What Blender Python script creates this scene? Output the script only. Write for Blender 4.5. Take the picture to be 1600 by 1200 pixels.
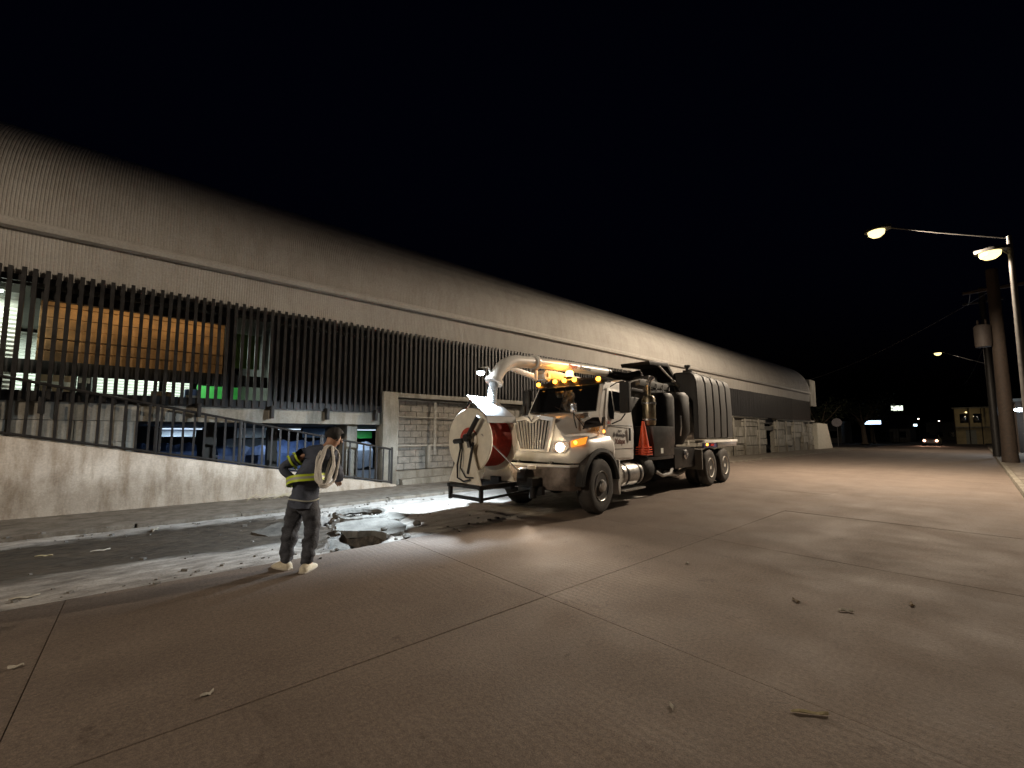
import bpy, bmesh, math, random
from mathutils import Vector, Matrix, noise
R = math.radians
rnd = random.Random(11)
for o in list(bpy.data.objects):
    bpy.data.objects.remove(o)
scene = bpy.context.scene
COL = scene.collection

# ------------------------------------------------------------------ camera
# world: +X runs along the street away from the camera, +Y points at the market hall, metres
cam_d = bpy.data.cameras.new('camera')
cam = bpy.data.objects.new('camera', cam_d); COL.objects.link(cam)
cam_d.sensor_width = 36; cam_d.lens = 660 / 1600 * 36; cam_d.shift_y = 20 / 1600
cam_d.clip_start = .05; cam_d.clip_end = 900
cam.location = (0, 0, 1.55)
cam.rotation_euler = (R(90 + 5.022), 0, R(48.919 - 90))
scene.camera = cam

# ------------------------------------------------------------------ night sky
world = bpy.data.worlds.new('World'); scene.world = world; world.use_nodes = True
wn = world.node_tree
bg = wn.nodes['Background']
sky = wn.nodes.new('ShaderNodeTexSky'); sky.sky_type = 'NISHITA'; sky.sun_disc = False
sky.sun_elevation = R(-4); sky.sun_rotation = R(200); sky.ozone_density = 3
wn.links.new(sky.outputs[0], bg.inputs[0]); bg.inputs[1].default_value = .1
vs = scene.view_settings
vs.view_transform = 'Standard'; vs.look = 'None'; vs.gamma = 1; vs.exposure = 0; vs.use_curve_mapping = False
scene.cycles.use_denoising = True
scene.cycles.max_bounces = 6; scene.cycles.sample_clamp_indirect = 4

# ------------------------------------------------------------------ materials
MATS = {}
def mat(name, col, rough=.6, metal=0., var=.12, scale=6., bump=0., bscale=40., emit=None, estr=0., spec=.5, coat=0., obj=False, trans=0.):
    if name in MATS: return MATS[name]
    m = bpy.data.materials.new(name); m.use_nodes = True; MATS[name] = m
    n = m.node_tree; p = n.nodes['Principled BSDF']
    p.inputs['Roughness'].default_value = rough; p.inputs['Metallic'].default_value = metal
    p.inputs['Specular IOR Level'].default_value = spec; p.inputs['Coat Weight'].default_value = coat
    p.inputs['Transmission Weight'].default_value = trans
    c = (*col, 1)
    if obj:
        src = n.nodes.new('ShaderNodeTexCoord').outputs['Object']
    else:
        src = n.nodes.new('ShaderNodeNewGeometry').outputs['Position']
    if var > 0:
        t = n.nodes.new('ShaderNodeTexNoise'); t.inputs['Scale'].default_value = scale; t.inputs['Detail'].default_value = 6; t.inputs['Roughness'].default_value = .65
        n.links.new(src, t.inputs['Vector'])
        r = n.nodes.new('ShaderNodeValToRGB')
        r.color_ramp.elements[0].position = .3; r.color_ramp.elements[1].position = .72
        r.color_ramp.elements[0].color = (*[x * (1 - var * 1.6) for x in col], 1)
        r.color_ramp.elements[1].color = (*[min(1, x * (1 + var)) for x in col], 1)
        n.links.new(t.outputs['Fac'], r.inputs[0]); n.links.new(r.outputs[0], p.inputs['Base Color'])
        rr = n.nodes.new('ShaderNodeMapRange'); rr.inputs[3].default_value = max(.02, rough - var * .8); rr.inputs[4].default_value = min(1, rough + var * .8)
        n.links.new(t.outputs['Fac'], rr.inputs[0]); n.links.new(rr.outputs[0], p.inputs['Roughness'])
    else:
        p.inputs['Base Color'].default_value = c
    if bump > 0:
        t2 = n.nodes.new('ShaderNodeTexNoise'); t2.inputs['Scale'].default_value = bscale; t2.inputs['Detail'].default_value = 5
        n.links.new(src, t2.inputs['Vector'])
        b = n.nodes.new('ShaderNodeBump'); b.inputs['Strength'].default_value = bump; b.inputs['Distance'].default_value = .02
        n.links.new(t2.outputs['Fac'], b.inputs['Height']); n.links.new(b.outputs[0], p.inputs['Normal'])
    if emit:
        p.inputs['Emission Color'].default_value = (*emit, 1); p.inputs['Emission Strength'].default_value = estr
    return m

def nd(m, t, **k):
    x = m.node_tree.nodes.new(t)
    for a, v in k.items(): setattr(x, a, v)
    return x

def road_material():
    m = mat('concrete_road', (.2, .165, .135), .78, var=0); n = m.node_tree; L = n.links.new; p = n.nodes['Principled BSDF']
    pos = nd(m, 'ShaderNodeNewGeometry').outputs['Position']
    def nz(sc, det=5, vec=pos, ro=.6):
        t = nd(m, 'ShaderNodeTexNoise'); t.inputs['Scale'].default_value = sc; t.inputs['Detail'].default_value = det; t.inputs['Roughness'].default_value = ro; L(vec, t.inputs['Vector']); return t.outputs['Fac']
    def ramp(f, a, b, c0, c1):
        r = nd(m, 'ShaderNodeValToRGB'); e = r.color_ramp.elements; e[0].position = a; e[1].position = b; e[0].color = (*c0, 1); e[1].color = (*c1, 1); L(f, r.inputs[0]); return r.outputs[0]
    def mul(a, b, fac=1.):
        x = nd(m, 'ShaderNodeMixRGB', blend_type='MULTIPLY'); x.inputs[0].default_value = fac; L(a, x.inputs[1]); L(b, x.inputs[2]); return x.outputs[0]
    # tyre tracks stretched along the street
    mp = nd(m, 'ShaderNodeMapping'); mp.inputs['Scale'].default_value = (.12, 1.1, 1); L(pos, mp.inputs['Vector'])
    base = ramp(nz(1.1, 7), .3, .75, (.138, .105, .083), (.192, .151, .122))
    c = mul(base, ramp(nz(1., 3, mp.outputs[0]), .25, .7, (.88, .87, .87), (1.06, 1.05, 1.04)))
    c = mul(c, ramp(nz(38, 3), .3, .75, (.7, .7, .7), (1.2, 1.2, 1.2)))
    c = mul(c, ramp(nz(160, 2), .35, .7, (.75, .75, .75), (1.2, 1.2, 1.2)))
    c = mul(c, ramp(nz(430, 2), .36, .66, (.72, .72, .72), (1.25, 1.25, 1.25)))
    c = mul(c, ramp(nz(2.7, 6, ro=.75), .30, .40, (.62, .59, .57), (1, 1, 1)))
    L(c, p.inputs['Base Color'])
    # tining grooves across the street, worn away in places
    w = nd(m, 'ShaderNodeTexWave', wave_type='BANDS', bands_direction='X'); w.inputs['Scale'].default_value = 4.3; w.inputs['Distortion'].default_value = 3.5; w.inputs['Detail'].default_value = 2; L(pos, w.inputs['Vector'])
    msk = nd(m, 'ShaderNodeMapRange'); msk.inputs[1].default_value = .42; msk.inputs[2].default_value = .62; L(nz(.55, 4), msk.inputs[0])
    mm = nd(m, 'ShaderNodeMath', operation='MULTIPLY'); L(w.outputs['Fac'], mm.inputs[0]); L(msk.outputs[0], mm.inputs[1])
    m3 = nd(m, 'ShaderNodeMath', operation='MULTIPLY'); m3.inputs[1].default_value = .32; L(mm.outputs[0], m3.inputs[0])
    ad = nd(m, 'ShaderNodeMath', operation='ADD'); L(m3.outputs[0], ad.inputs[0]); L(nz(70, 4), ad.inputs[1])
    b = nd(m, 'ShaderNodeBump'); b.inputs['Strength'].default_value = .4; b.inputs['Distance'].default_value = .012; L(ad.outputs[0], b.inputs['Height']); L(b.outputs[0], p.inputs['Normal'])
    rr = nd(m, 'ShaderNodeMapRange'); rr.inputs[1].default_value = .3; rr.inputs[2].default_value = .7; rr.inputs[3].default_value = .74; rr.inputs[4].default_value = .95; L(nz(1.3, 5), rr.inputs[0]); L(rr.outputs[0], p.inputs['Roughness'])
    return m

def shoulder_material():
    m = mat('shoulder_concrete', (.3, .28, .25), .8, var=0); n = m.node_tree; L = n.links.new; p = n.nodes['Principled BSDF']
    pos = nd(m, 'ShaderNodeNewGeometry').outputs['Position']
    at = nd(m, 'ShaderNodeAttribute', attribute_name='wet').outputs['Fac']
    mp = nd(m, 'ShaderNodeMapping'); mp.inputs['Scale'].default_value = (.8, 2.2, 1.); L(pos, mp.inputs['Vector'])
    def nz(sc, det=6, vec=pos):
        t = nd(m, 'ShaderNodeTexNoise'); t.inputs['Scale'].default_value = sc; t.inputs['Detail'].default_value = det; t.inputs['Roughness'].default_value = .68; L(vec, t.inputs['Vector']); return t.outputs['Fac']
    def ramp(f, a, b, c0, c1):
        r = nd(m, 'ShaderNodeValToRGB'); e = r.color_ramp.elements; e[0].position = a; e[1].position = b; e[0].color = (*c0, 1); e[1].color = (*c1, 1); L(f, r.inputs[0]); return r.outputs[0]
    dry = ramp(nz(3, 7, mp.outputs[0]), .3, .72, (.25, .225, .2), (.5, .47, .43))
    fine = ramp(nz(45, 4), .3, .7, (.75, .75, .75), (1.15, 1.15, 1.15))
    x = nd(m, 'ShaderNodeMixRGB', blend_type='MULTIPLY'); x.inputs[0].default_value = 1; L(dry, x.inputs[1]); L(fine, x.inputs[2])
    wetc = ramp(nz(9, 7, mp.outputs[0]), .35, .75, (.014, .011, .008), (.115, .088, .064))
    # ragged edge between wet mud and dry concrete
    a1 = nd(m, 'ShaderNodeMath', operation='MULTIPLY_ADD'); L(nz(2.6, 8, mp.outputs[0]), a1.inputs[0]); a1.inputs[1].default_value = 1.6; L(at, a1.inputs[2])
    f = nd(m, 'ShaderNodeMapRange'); f.inputs[1].default_value = .98; f.inputs[2].default_value = 1.55; L(a1.outputs[0], f.inputs[0])
    mx = nd(m, 'ShaderNodeMixRGB'); L(f.outputs[0], mx.inputs[0]); L(x.outputs[0], mx.inputs[1]); L(wetc, mx.inputs[2]); L(mx.outputs[0], p.inputs['Base Color'])
    r = nd(m, 'ShaderNodeMapRange'); r.inputs[3].default_value = .85; r.inputs[4].default_value = .6; L(f.outputs[0], r.inputs[0]); L(r.outputs[0], p.inputs['Roughness'])
    b = nd(m, 'ShaderNodeBump'); b.inputs['Strength'].default_value = .6; b.inputs['Distance'].default_value = .02; L(nz(28, 6), b.inputs['Height']); L(b.outputs[0], p.inputs['Normal'])
    return m

def plaster_material(name, lo, hi, dirt, sc=1.5, bump=.35):
    m = mat(name, hi, .85, var=0); n = m.node_tree; L = n.links.new; p = n.nodes['Principled BSDF']
    pos = nd(m, 'ShaderNodeNewGeometry').outputs['Position']
    def nz(s, det=7, vec=pos):
        t = nd(m, 'ShaderNodeTexNoise'); t.inputs['Scale'].default_value = s; t.inputs['Detail'].default_value = det; t.inputs['Roughness'].default_value = .66; L(vec, t.inputs['Vector']); return t.outputs['Fac']
    def ramp(f, a, b, c0, c1):
        r = nd(m, 'ShaderNodeValToRGB'); e = r.color_ramp.elements; e[0].position = a; e[1].position = b; e[0].color = (*c0, 1); e[1].color = (*c1, 1); L(f, r.inputs[0]); return r.outputs[0]
    def mul(a, b):
        x = nd(m, 'ShaderNodeMixRGB', blend_type='MULTIPLY'); x.inputs[0].default_value = 1; L(a, x.inputs[1]); L(b, x.inputs[2]); return x.outputs[0]
    c = ramp(nz(sc), .3, .7, lo, hi)
    mp = nd(m, 'ShaderNodeMapping'); mp.inputs['Scale'].default_value = (2.2, 2.2, .45); L(pos, mp.inputs['Vector'])
    c = mul(c, ramp(nz(1.6, 8, mp.outputs[0]), .38, .56, dirt, (1, 1, 1)))
    c = mul(c, ramp(nz(30, 4), .3, .7, (.82, .82, .82), (1.1, 1.1, 1.1)))
    # grime splashed up from the pavement
    sx = nd(m, 'ShaderNodeSeparateXYZ'); L(pos, sx.inputs[0])
    a1 = nd(m, 'ShaderNodeMath', operation='MULTIPLY_ADD'); L(nz(2.4), a1.inputs[0]); a1.inputs[1].default_value = -.9; L(sx.outputs[2], a1.inputs[2])
    c = mul(c, ramp(a1.outputs[0], -.55, .45, (.6, .57, .53), (1, 1, 1)))
    L(c, p.inputs['Base Color'])
    b = nd(m, 'ShaderNodeBump'); b.inputs['Strength'].default_value = bump; b.inputs['Distance'].default_value = .015; L(nz(22, 6), b.inputs['Height']); L(b.outputs[0], p.inputs['Normal'])
    return m

M_road = road_material()
M_shoulder = shoulder_material()
M_ground = mat('dark_ground', (.06, .052, .045), .9, bump=.3)
M_walk = plaster_material('pavement_concrete', (.2, .18, .155), (.34, .31, .27), (.6, .56, .5), 2.2)
M_plaster = plaster_material('ramp_plaster', (.54, .48, .41), (.72, .655, .57), (.62, .57, .51))
M_conc = plaster_material('old_concrete', (.27, .255, .22), (.4, .38, .33), (.62, .6, .55))
M_block = mat('concrete_block', (.27, .25, .215), .88, var=.25, scale=9, bump=.5, bscale=45)
M_mortar = mat('mortar', (.2, .185, .155), .95, var=.2, scale=12, bump=.3)
M_clad = plaster_material('corrugated_cladding', (.385, .365, .34), (.435, .415, .385), (.9, .89, .87), .8, .1)
M_steel = mat('dark_steel', (.022, .02, .019), .55, metal=.2, var=.3, scale=7, bump=.15)
M_slat = mat('dark_slat_steel', (.026, .0245, .024), .5, metal=.3, var=.3, scale=5, bump=.12)
M_pipe = mat('pale_pipe', (.42, .4, .35), .6, var=.25, scale=9)
M_white = mat('cream_truck_paint', (.86, .845, .8), .34, var=.07, scale=3.5, coat=.35, obj=True)
M_reelwhite = mat('cream_reel_paint', (.78, .72, .6), .45, var=.1, scale=5, obj=True)
M_black = mat('black_rubber', (.018, .017, .016), .75, var=.3, scale=12, bump=.2, bscale=90, obj=True)
M_blackm = mat('black_metal', (.014, .013, .013), .42, metal=.1, var=.35, scale=9, obj=True)
M_tyre = mat('dusty_tyre', (.05, .044, .039), .88, var=.3, scale=7, bump=.3, bscale=60, obj=True)
M_bright = mat('bright_trim', (.8, .79, .77), .22, metal=.35, var=.06, scale=20, obj=True)
M_chrome = mat('chrome', (.8, .8, .8), .16, metal=.8, var=.05, scale=20, obj=True)
M_alu = mat('dull_aluminium', (.5, .49, .47), .36, metal=.9, var=.2, scale=14, obj=True)
M_poly = mat('grey_poly_tank', (.032, .031, .03), .6, var=.2, scale=6, bump=.15, obj=True)
M_glass = mat('dark_glass', (.006, .007, .008), .06, var=0, spec=.7)
M_red = mat('red_hose', (.46, .06, .035), .42, var=.25, scale=16, obj=True)
M_cone = mat('orange_plastic', (.75, .09, .025), .5, var=.15, scale=14, obj=True)
M_amber = mat('amber_lit_lens', (.8, .3, .02), .3, var=0, emit=(1, .33, .03), estr=9)
M_amberlow = mat('amber_lens', (.7, .2, .02), .25, var=0, emit=(1, .3, .03), estr=1.2)
M_redlens = mat('red_lens', (.5, .02, .02), .25, var=0)
M_head = mat('headlight_lit', (1, .9, .7), .2, var=0, emit=(1, .82, .55), estr=26)
M_lampw = mat('street_lamp_lens', (1, .95, .8), .3, var=0, emit=(1, .78, .33), estr=2.4)
M_lampc = mat('cold_lamp_lens', (1, 1, 1), .3, var=0, emit=(.8, .92, 1), estr=45)
M_tube = mat('fluorescent_tube', (1, 1, 1), .3, var=0, emit=(.86, 1, .9), estr=14)
M_text = mat('dark_lettering', (.06, .05, .05), .5, var=0)
M_textr = mat('red_lettering', (.4, .06, .04), .5, var=0)
M_grille_dark = mat('grille_shadow', (.01, .01, .01), .8, var=0)
M_wood = mat('weathered_wood', (.038, .025, .017), .85, var=.35, scale=8, bump=.5, bscale=30)
M_galv = mat('galvanised_pole', (.06, .056, .052), .6, metal=.3, var=.2, scale=6)
M_board = mat('brown_board', (.34, .2, .085), .7, var=.35, scale=2.5, bump=.2)
M_shutter = mat('white_shutter', (.78, .8, .74), .5, var=.06, scale=3)
M_green = mat('green_panel', (.05, .42, .07), .5, var=.15, scale=3)
M_blue = mat('blue_tarp', (.1, .16, .34), .55, var=.3, scale=5, bump=.3, bscale=8)
M_dim = mat('dim_interior', (.1, .095, .085), .85, var=.2, scale=2)
M_bark = mat('tree_bark', (.16, .12, .085), .9, var=.35, scale=5, bump=.6, bscale=14)
M_leaf = mat('night_leaves', (.06, .07, .03), .6, var=.4, scale=3)
M_cream_house = mat('cream_house_wall', (.55, .45, .26), .85, var=.15, scale=1.2)

# ------------------------------------------------------------------ mesh helpers
class MB:
    def __init__(s, M=None): s.bm = bmesh.new(); s.M = M or Matrix.Identity(4)
    def v(s, co): return s.bm.verts.new(s.M @ Vector(co))
    def face(s, vs):
        try: return s.bm.faces.new(vs)
        except ValueError: return None
    def box(s, lo, hi, rot=None, piv=None):
        x0, y0, z0 = lo; x1, y1, z1 = hi
        c = [(x0, y0, z0), (x1, y0, z0), (x1, y1, z0), (x0, y1, z0), (x0, y0, z1), (x1, y0, z1), (x1, y1, z1), (x0, y1, z1)]
        if rot is not None:
            pv = Vector(piv if piv is not None else ((x0 + x1) / 2, (y0 + y1) / 2, (z0 + z1) / 2))
            c = [rot @ (Vector(q) - pv) + pv for q in c]
        V = [s.v(q) for q in c]
        for f in ((3, 2, 1, 0), (4, 5, 6, 7), (0, 1, 5, 4), (1, 2, 6, 5), (2, 3, 7, 6), (3, 0, 4, 7)): s.face([V[i] for i in f])
        return s
    def loft(s, secs, closed=True, cap=True):
        rows = [[s.v(p) for p in sec] for sec in secs]; n = len(rows[0])
        for a, b in zip(rows, rows[1:]):
            for i in range(n if closed else n - 1):
                j = (i + 1) % n; s.face([a[i], a[j], b[j], b[i]])
        if cap and closed:
            s.face(rows[0][::-1]); s.face(rows[-1])
        return rows
    def prism(s, poly, ax, a, b):
        def P(q, t):
            return (t, q[0], q[1]) if ax == 'x' else (q[0], t, q[1]) if ax == 'y' else (q[0], q[1], t)
        s.loft([[P(q, a) for q in poly], [P(q, b) for q in poly]]); return s
    def tube(s, pts, r, n=10, cap=True, closed=False):
        pts = [Vector(p) for p in pts]; k = len(pts)
        rs = r if isinstance(r, (list, tuple)) else [r] * k
        up = None; secs = []
        for i, p in enumerate(pts):
            if closed: t = pts[(i + 1) % k] - pts[i - 1]
            else: t = pts[min(i + 1, k - 1)] - pts[max(i - 1, 0)]
            t.normalize()
            if up is None:
                up = Vector((0, 0, 1)) if abs(t.z) < .9 else Vector((1, 0, 0))
            u = (up - t * up.dot(t)).normalized(); w = t.cross(u); up = u
            secs.append([p + (u * math.cos(2 * math.pi * j / n) + w * math.sin(2 * math.pi * j / n)) * rs[i] for j in range(n)])
        if closed: secs.append(secs[0])
        s.loft(secs, True, cap and not closed); return s
    def cyl(s, p0, p1, r, r1=None, n=18): return s.tube([p0, p1], [r, r if r1 is None else r1], n)
    def lathe(s, prof, org=(0, 0, 0), axis='z', n=32, lug=0):
        secs = []
        for j in range(n):
            a = 2 * math.pi * j / n; q = []
            for i, (r, h) in enumerate(prof):
                rr = r - (lug if (lug and j % 2 and r > .5) else 0)
                c, d = rr * math.cos(a), rr * math.sin(a)
                q.append((org[0] + c, org[1] + d, org[2] + h) if axis == 'z' else (org[0] + c, org[1] + h, org[2] + d) if axis == 'y' else (org[0] + h, org[1] + c, org[2] + d))
            secs.append(q)
        rows = [[s.v(p) for p in sec] for sec in secs]
        for j in range(n):
            a, b = rows[j], rows[(j + 1) % n]
            for i in range(len(prof) - 1): s.face([a[i], a[i + 1], b[i + 1], b[i]])
        for e in (0, -1):
            if prof[e][0] > 1e-4: s.face([r[e] for r in rows])
        return s
    def build(s, name, m, parent=None, smooth=True, bevel=0., ang=35, seg=2):
        bmesh.ops.remove_doubles(s.bm, verts=s.bm.verts, dist=1e-5)
        bmesh.ops.recalc_face_normals(s.bm, faces=s.bm.faces)
        if bevel > 0:
            es = [e for e in s.bm.edges if len(e.link_faces) == 2 and e.calc_face_angle(0) > R(ang)]
            bmesh.ops.bevel(s.bm, geom=es, offset=bevel, segments=seg, affect='EDGES', profile=.6, clamp_overlap=True)
        if smooth:
            for f in s.bm.faces: f.smooth = True
            for e in s.bm.edges:
                if len(e.link_faces) == 2 and e.calc_face_angle(0) > R(ang): e.smooth = False
        me = bpy.data.meshes.new(name); s.bm.to_mesh(me); s.bm.free()
        return link(name, me, m, parent)
def link(name, me, m, parent=None):
    o = bpy.data.objects.new(name, me); COL.objects.link(o)
    if m is not None and not me.materials: me.materials.append(m)
    if parent is not None: o.parent = parent
    return o
def tag(o, label=None, cat=None, group=None, kind=None):
    for k, v in (('label', label), ('category', cat), ('group', group), ('kind', kind)):
        if v: o[k] = v
    return o
def thing(name, label, cat, loc=(0, 0, 0), rz=0., group=None):
    o = bpy.data.objects.new(name, None); COL.objects.link(o); o.empty_display_size = .2
    o.location = loc; o.rotation_euler = (0, 0, rz)
    return tag(o, label, cat, group)
def part(name, parent, m, lo, hi, bevel=0., rot=None):
    return MB().box(lo, hi, rot).build(name, m, parent, bevel=bevel)
def light(name, kind, loc, energy, col, parent=None, size=.1, **k):
    d = bpy.data.lights.new(name, kind); d.energy = energy; d.color = col
    if kind in ('POINT', 'SPOT'): d.shadow_soft_size = size
    else: d.size = size
    for a, v in k.items(): setattr(d, a, v)
    o = bpy.data.objects.new(name, d); COL.objects.link(o); o.location = loc
    if parent is not None: o.parent = parent
    return o
def aim(o, d): o.rotation_euler = Vector(d).to_track_quat('-Z', 'Y').to_euler()
def text(name, body, size, m, parent, loc, rot, ext=.002, font_shear=0.):
    cu = bpy.data.curves.new(name, 'FONT'); cu.body = body; cu.size = size; cu.extrude = ext; cu.shear = font_shear; cu.offset = size * .012
    t = bpy.data.objects.new('tmp', cu); COL.objects.link(t)
    dg = bpy.context.evaluated_depsgraph_get(); me = bpy.data.meshes.new_from_object(t.evaluated_get(dg))
    bpy.data.objects.remove(t); me.materials.clear()
    o = link(name, me, m, parent); o.location = loc; o.rotation_euler = rot
    return o
def dup(root, loc, rz, label, group=None):
    r = root.copy(); COL.objects.link(r); r.location = loc; r.rotation_euler = (0, 0, rz); r['label'] = label
    for ch in list(root.children):
        c = ch.copy(); COL.objects.link(c); c.parent = r
        for g in ch.children:
            d = g.copy(); COL.objects.link(d); d.parent = c
    return r

# ================================================================== SETTING
def kerb_y(x): return -.64 + .0213 * x
# ground sheet with the shoulder strip cut out of it
SX0, SX1, SY0, SY1 = -9., 9.5, 5.86, 9.55
b = MB(); xs = [-300, SX0, SX1, 700]; ys = [-400, SY0, SY1, 500]
V = [[b.v((x, y, -.09)) for y in ys] for x in xs]
for i in range(3):
    for j in range(3):
        if not (i == 1 and j == 1): b.face([V[i][j], V[i + 1][j], V[i + 1][j + 1], V[i][j + 1]])
tag(b.build('ground', M_ground, smooth=False), kind='structure')

road = tag(MB().box((-14, -1.4, -.07), (51.1, SY0 - .004, -.03)).build('road', mat('joint_dirt', (.19, .155, .125), .9, var=.2), smooth=False), kind='structure')
for k in range(-4, 15):
    for (y0, y1) in ((-1.4, 2.95), (2.95, SY0)):
        x0 = -.45 + 3.45 * k; g = .0011
        q = MB(); dz = [rnd.uniform(-.003, .002) for _ in range(4)]; t = rnd.uniform(-.003, .003)
        n = 10; top = []
        for (xa, ya), zz in zip(((x0 + g, y0 + g), (x0 + 3.45 - g, y0 + g), (x0 + 3.45 - g, y1 - g), (x0 + g, y1 - g)), dz):
            top.append((xa + rnd.uniform(-.002, .002), ya + rnd.uniform(-.002, .002), zz + t))
        q.loft([[(a, c, -.05) for a, c, z in top], top])
        q.build('slab', M_road, road, bevel=.004, seg=1)
far = MB(); far.loft([[(51.1, .3, 0), (51.1, 9.5, 0)], [(90, 1.2, 0), (90, 10.5, 0)], [(400, 8, 0), (400, 22, 0)]], closed=False)
tag(far.build('far_road', M_road, smooth=False), kind='structure')

# shoulder strip: dusty slab edge, muddy gutter, collapsed pit beside the worker
PITS = [[(2.94, 8.3), (3.17, 8.45), (3.45, 8.29), (3.53, 7.87), (3.32, 7.55), (2.98, 7.5), (2.77, 7.65)],
        [(2.73, 8.85), (3.0, 8.8), (2.86, 8.33), (2.6, 7.9), (2.4, 7.9)],
        [(2.25, 6.75), (2.51, 6.82), (2.74, 6.62), (2.92, 6.5), (2.95, 6.22), (2.76, 6.02), (2.49, 5.9), (2.29, 5.88), (2.1, 5.92), (2.02, 6.25)]]
PIT = [(1.85, 6.2), (2.1, 5.88), (2.6, 5.86), (3.0, 6.05), (3.3, 6.6), (3.6, 7.1), (3.65, 7.9), (3.5, 8.4), (3.1, 8.85), (2.6, 8.9), (2.3, 8.0), (2.0, 7.3), (1.8, 6.7)]
def inside(p, poly):
    c = False; j = len(poly) - 1
    for i in range(len(poly)):
        (xi, yi), (xj, yj) = poly[i], poly[j]
        if (yi > p[1]) != (yj > p[1]) and p[0] < (xj - xi) * (p[1] - yi) / (yj - yi) + xi: c = not c
        j = i
    return c
def pdist(p, poly):
    best = 9; P = Vector(p)
    for i in range(len(poly)):
        a, c = Vector(poly[i - 1]), Vector(poly[i]); t = max(0, min(1, (P - a).dot(c - a) / (c - a).length_squared))
        best = min(best, (a + (c - a) * t - P).length)
    return best
def sm(a, b, x):
    t = max(0, min(1, (x - a) / (b - a))); return t * t * (3 - 2 * t)
def shoulder_z(x, y):
    z = -.035 * sm(6.2, 8.6, y) + .02 * sm(9.1, 9.5, y)
    z += .022 * (noise.noise((x * 1.3, y * 1.6, 0))) * sm(5.9, 6.6, y) + .008 * noise.noise((x * 7, y * 7, 3)) * sm(5.86, 6.1, y)
    if x < 2.6: z -= .045 * sm(6.7, 7.6, y) * (1 - sm(8.7, 9.3, y)) * (1 - sm(1.2, 2.6, x))
    if 1.2 < x < 4.2:
        n = .05 * noise.noise((x * 2.7, y * 2.7, 7)) + .03 * noise.noise((x * 8, y * 8, 1))
        d0 = pdist((x, y), PIT); d0 = d0 if inside((x, y), PIT) else -d0
        z -= .06 * sm(-.25, .1, d0 + n)
        for P in PITS:
            d = pdist((x, y), P); d = d if inside((x, y), P) else -d
            z -= .75 * sm(.0, .1, d + n)
            if d < 0: z += (.05 + .06 * noise.noise((x * 5, y * 5, 9))) * (1 - sm(0, .28, -d)) * sm(SY0, SY0 + .15, y)
    if y < SY0 + .02: z = min(z, -.004)
    return z
def wet_dark_mix(x, y):
    w = 1.15 * sm(6.2, 7.5, y + .45 * noise.noise((x * .8, y * 1.5, 2))) * (1 - sm(8.8, 9.5, y + .2 * noise.noise((x * 1.7, y, 5)))) * (1 - sm(1.6, 2.9, x))
    w = max(w, .34 * (1 - sm(1.3, 2.6, x)) * (1 - .5 * sm(9.2, 9.4, y)))  # browner tone for the whole strip left of the pit
    w = max(w, .34 * sm(6.3, 6.6, y) * (1 - sm(6.6, 7, y)) * (1 - sm(2, 3, x)))
    if 1.2 < x < 4.2:
        d = pdist((x, y), PIT); d = d if inside((x, y), PIT) else -d
        w = max(w, .85 * sm(-.05, .15, d), .5 * sm(-.5, 0, d) * (1 if x < 2.3 else .45))
    w = max(w, .5 * sm(-.28, -.05, -(y - SY0)) * sm(2.2, 3, x) * (1 - sm(6, 9, x)))  # darker band along the road edge from pit to truck
    w = max(w, .8 * sm(6, 7, x) * sm(5.8, 6.4, y) * (1 - sm(8.1, 8.7, y)) * (1 - sm(9, 11, x)) * .75)  # darker ground beneath the front part of the truck
    return w
b = MB(); nx, ny = 600, 116; rows = []; wets = []
for i in range(nx + 1):
    row = []
    for j in range(ny + 1):
        x = SX0 + (SX1 - SX0) * i / nx; y = SY0 + (SY1 - SY0) * j / ny
        row.append(b.v((x, y, shoulder_z(x, y)))); wets.append(wet_dark_mix(x, y))
    rows.append(row)
for i in range(nx):
    for j in range(ny): b.face([rows[i][j], rows[i + 1][j], rows[i + 1][j + 1], rows[i][j + 1]])
for f in b.bm.faces: f.smooth = True
me = bpy.data.meshes.new('shoulder'); b.bm.to_mesh(me); b.bm.free()
at = me.attributes.new('wet', 'FLOAT', 'POINT')
for i, w in enumerate(wets): at.data[i].value = w
tag(link('road_shoulder', me, M_shoulder), kind='structure')
tag(MB().box((9.5, 5.866, -.2), (51, 9.55, -.012)).build('parking_strip', M_road, smooth=False), kind='structure')

# left pavement with its worn kerb stones
walk = tag(MB().box((-12, 9.73, -.2), (60, 12.3, .04)).build('pavement', M_walk, smooth=False), kind='structure')
for k in range(-6, 36):
    x0 = k * 1.5 + rnd.uniform(-.02, .02)
    q = MB().box((x0, 9.54 + rnd.uniform(-.015, .015), -.25), (x0 + 1.485, 9.726, .045 + rnd.uniform(-.012, .012)))
    q.build('kerb_stone', M_walk, walk, bevel=.025)
# right kerb and pavement
b = MB(); b.loft([[(x, kerb_y(x) - .16, -.1), (x, kerb_y(x), -.1), (x, kerb_y(x) - .02, .13), (x, kerb_y(x) - .16, .13)] for x in (-14, 130)])
tag(b.build('kerb', M_conc, bevel=.02), kind='structure')
b = MB(); b.loft([[(x, -30, -.1), (x, kerb_y(x) - .165, -.1), (x, kerb_y(x) - .165, .12), (x, -30, .12)] for x in (-14, 130)])
tag(b.build('right_pavement', M_walk, smooth=False), kind='structure')

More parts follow.
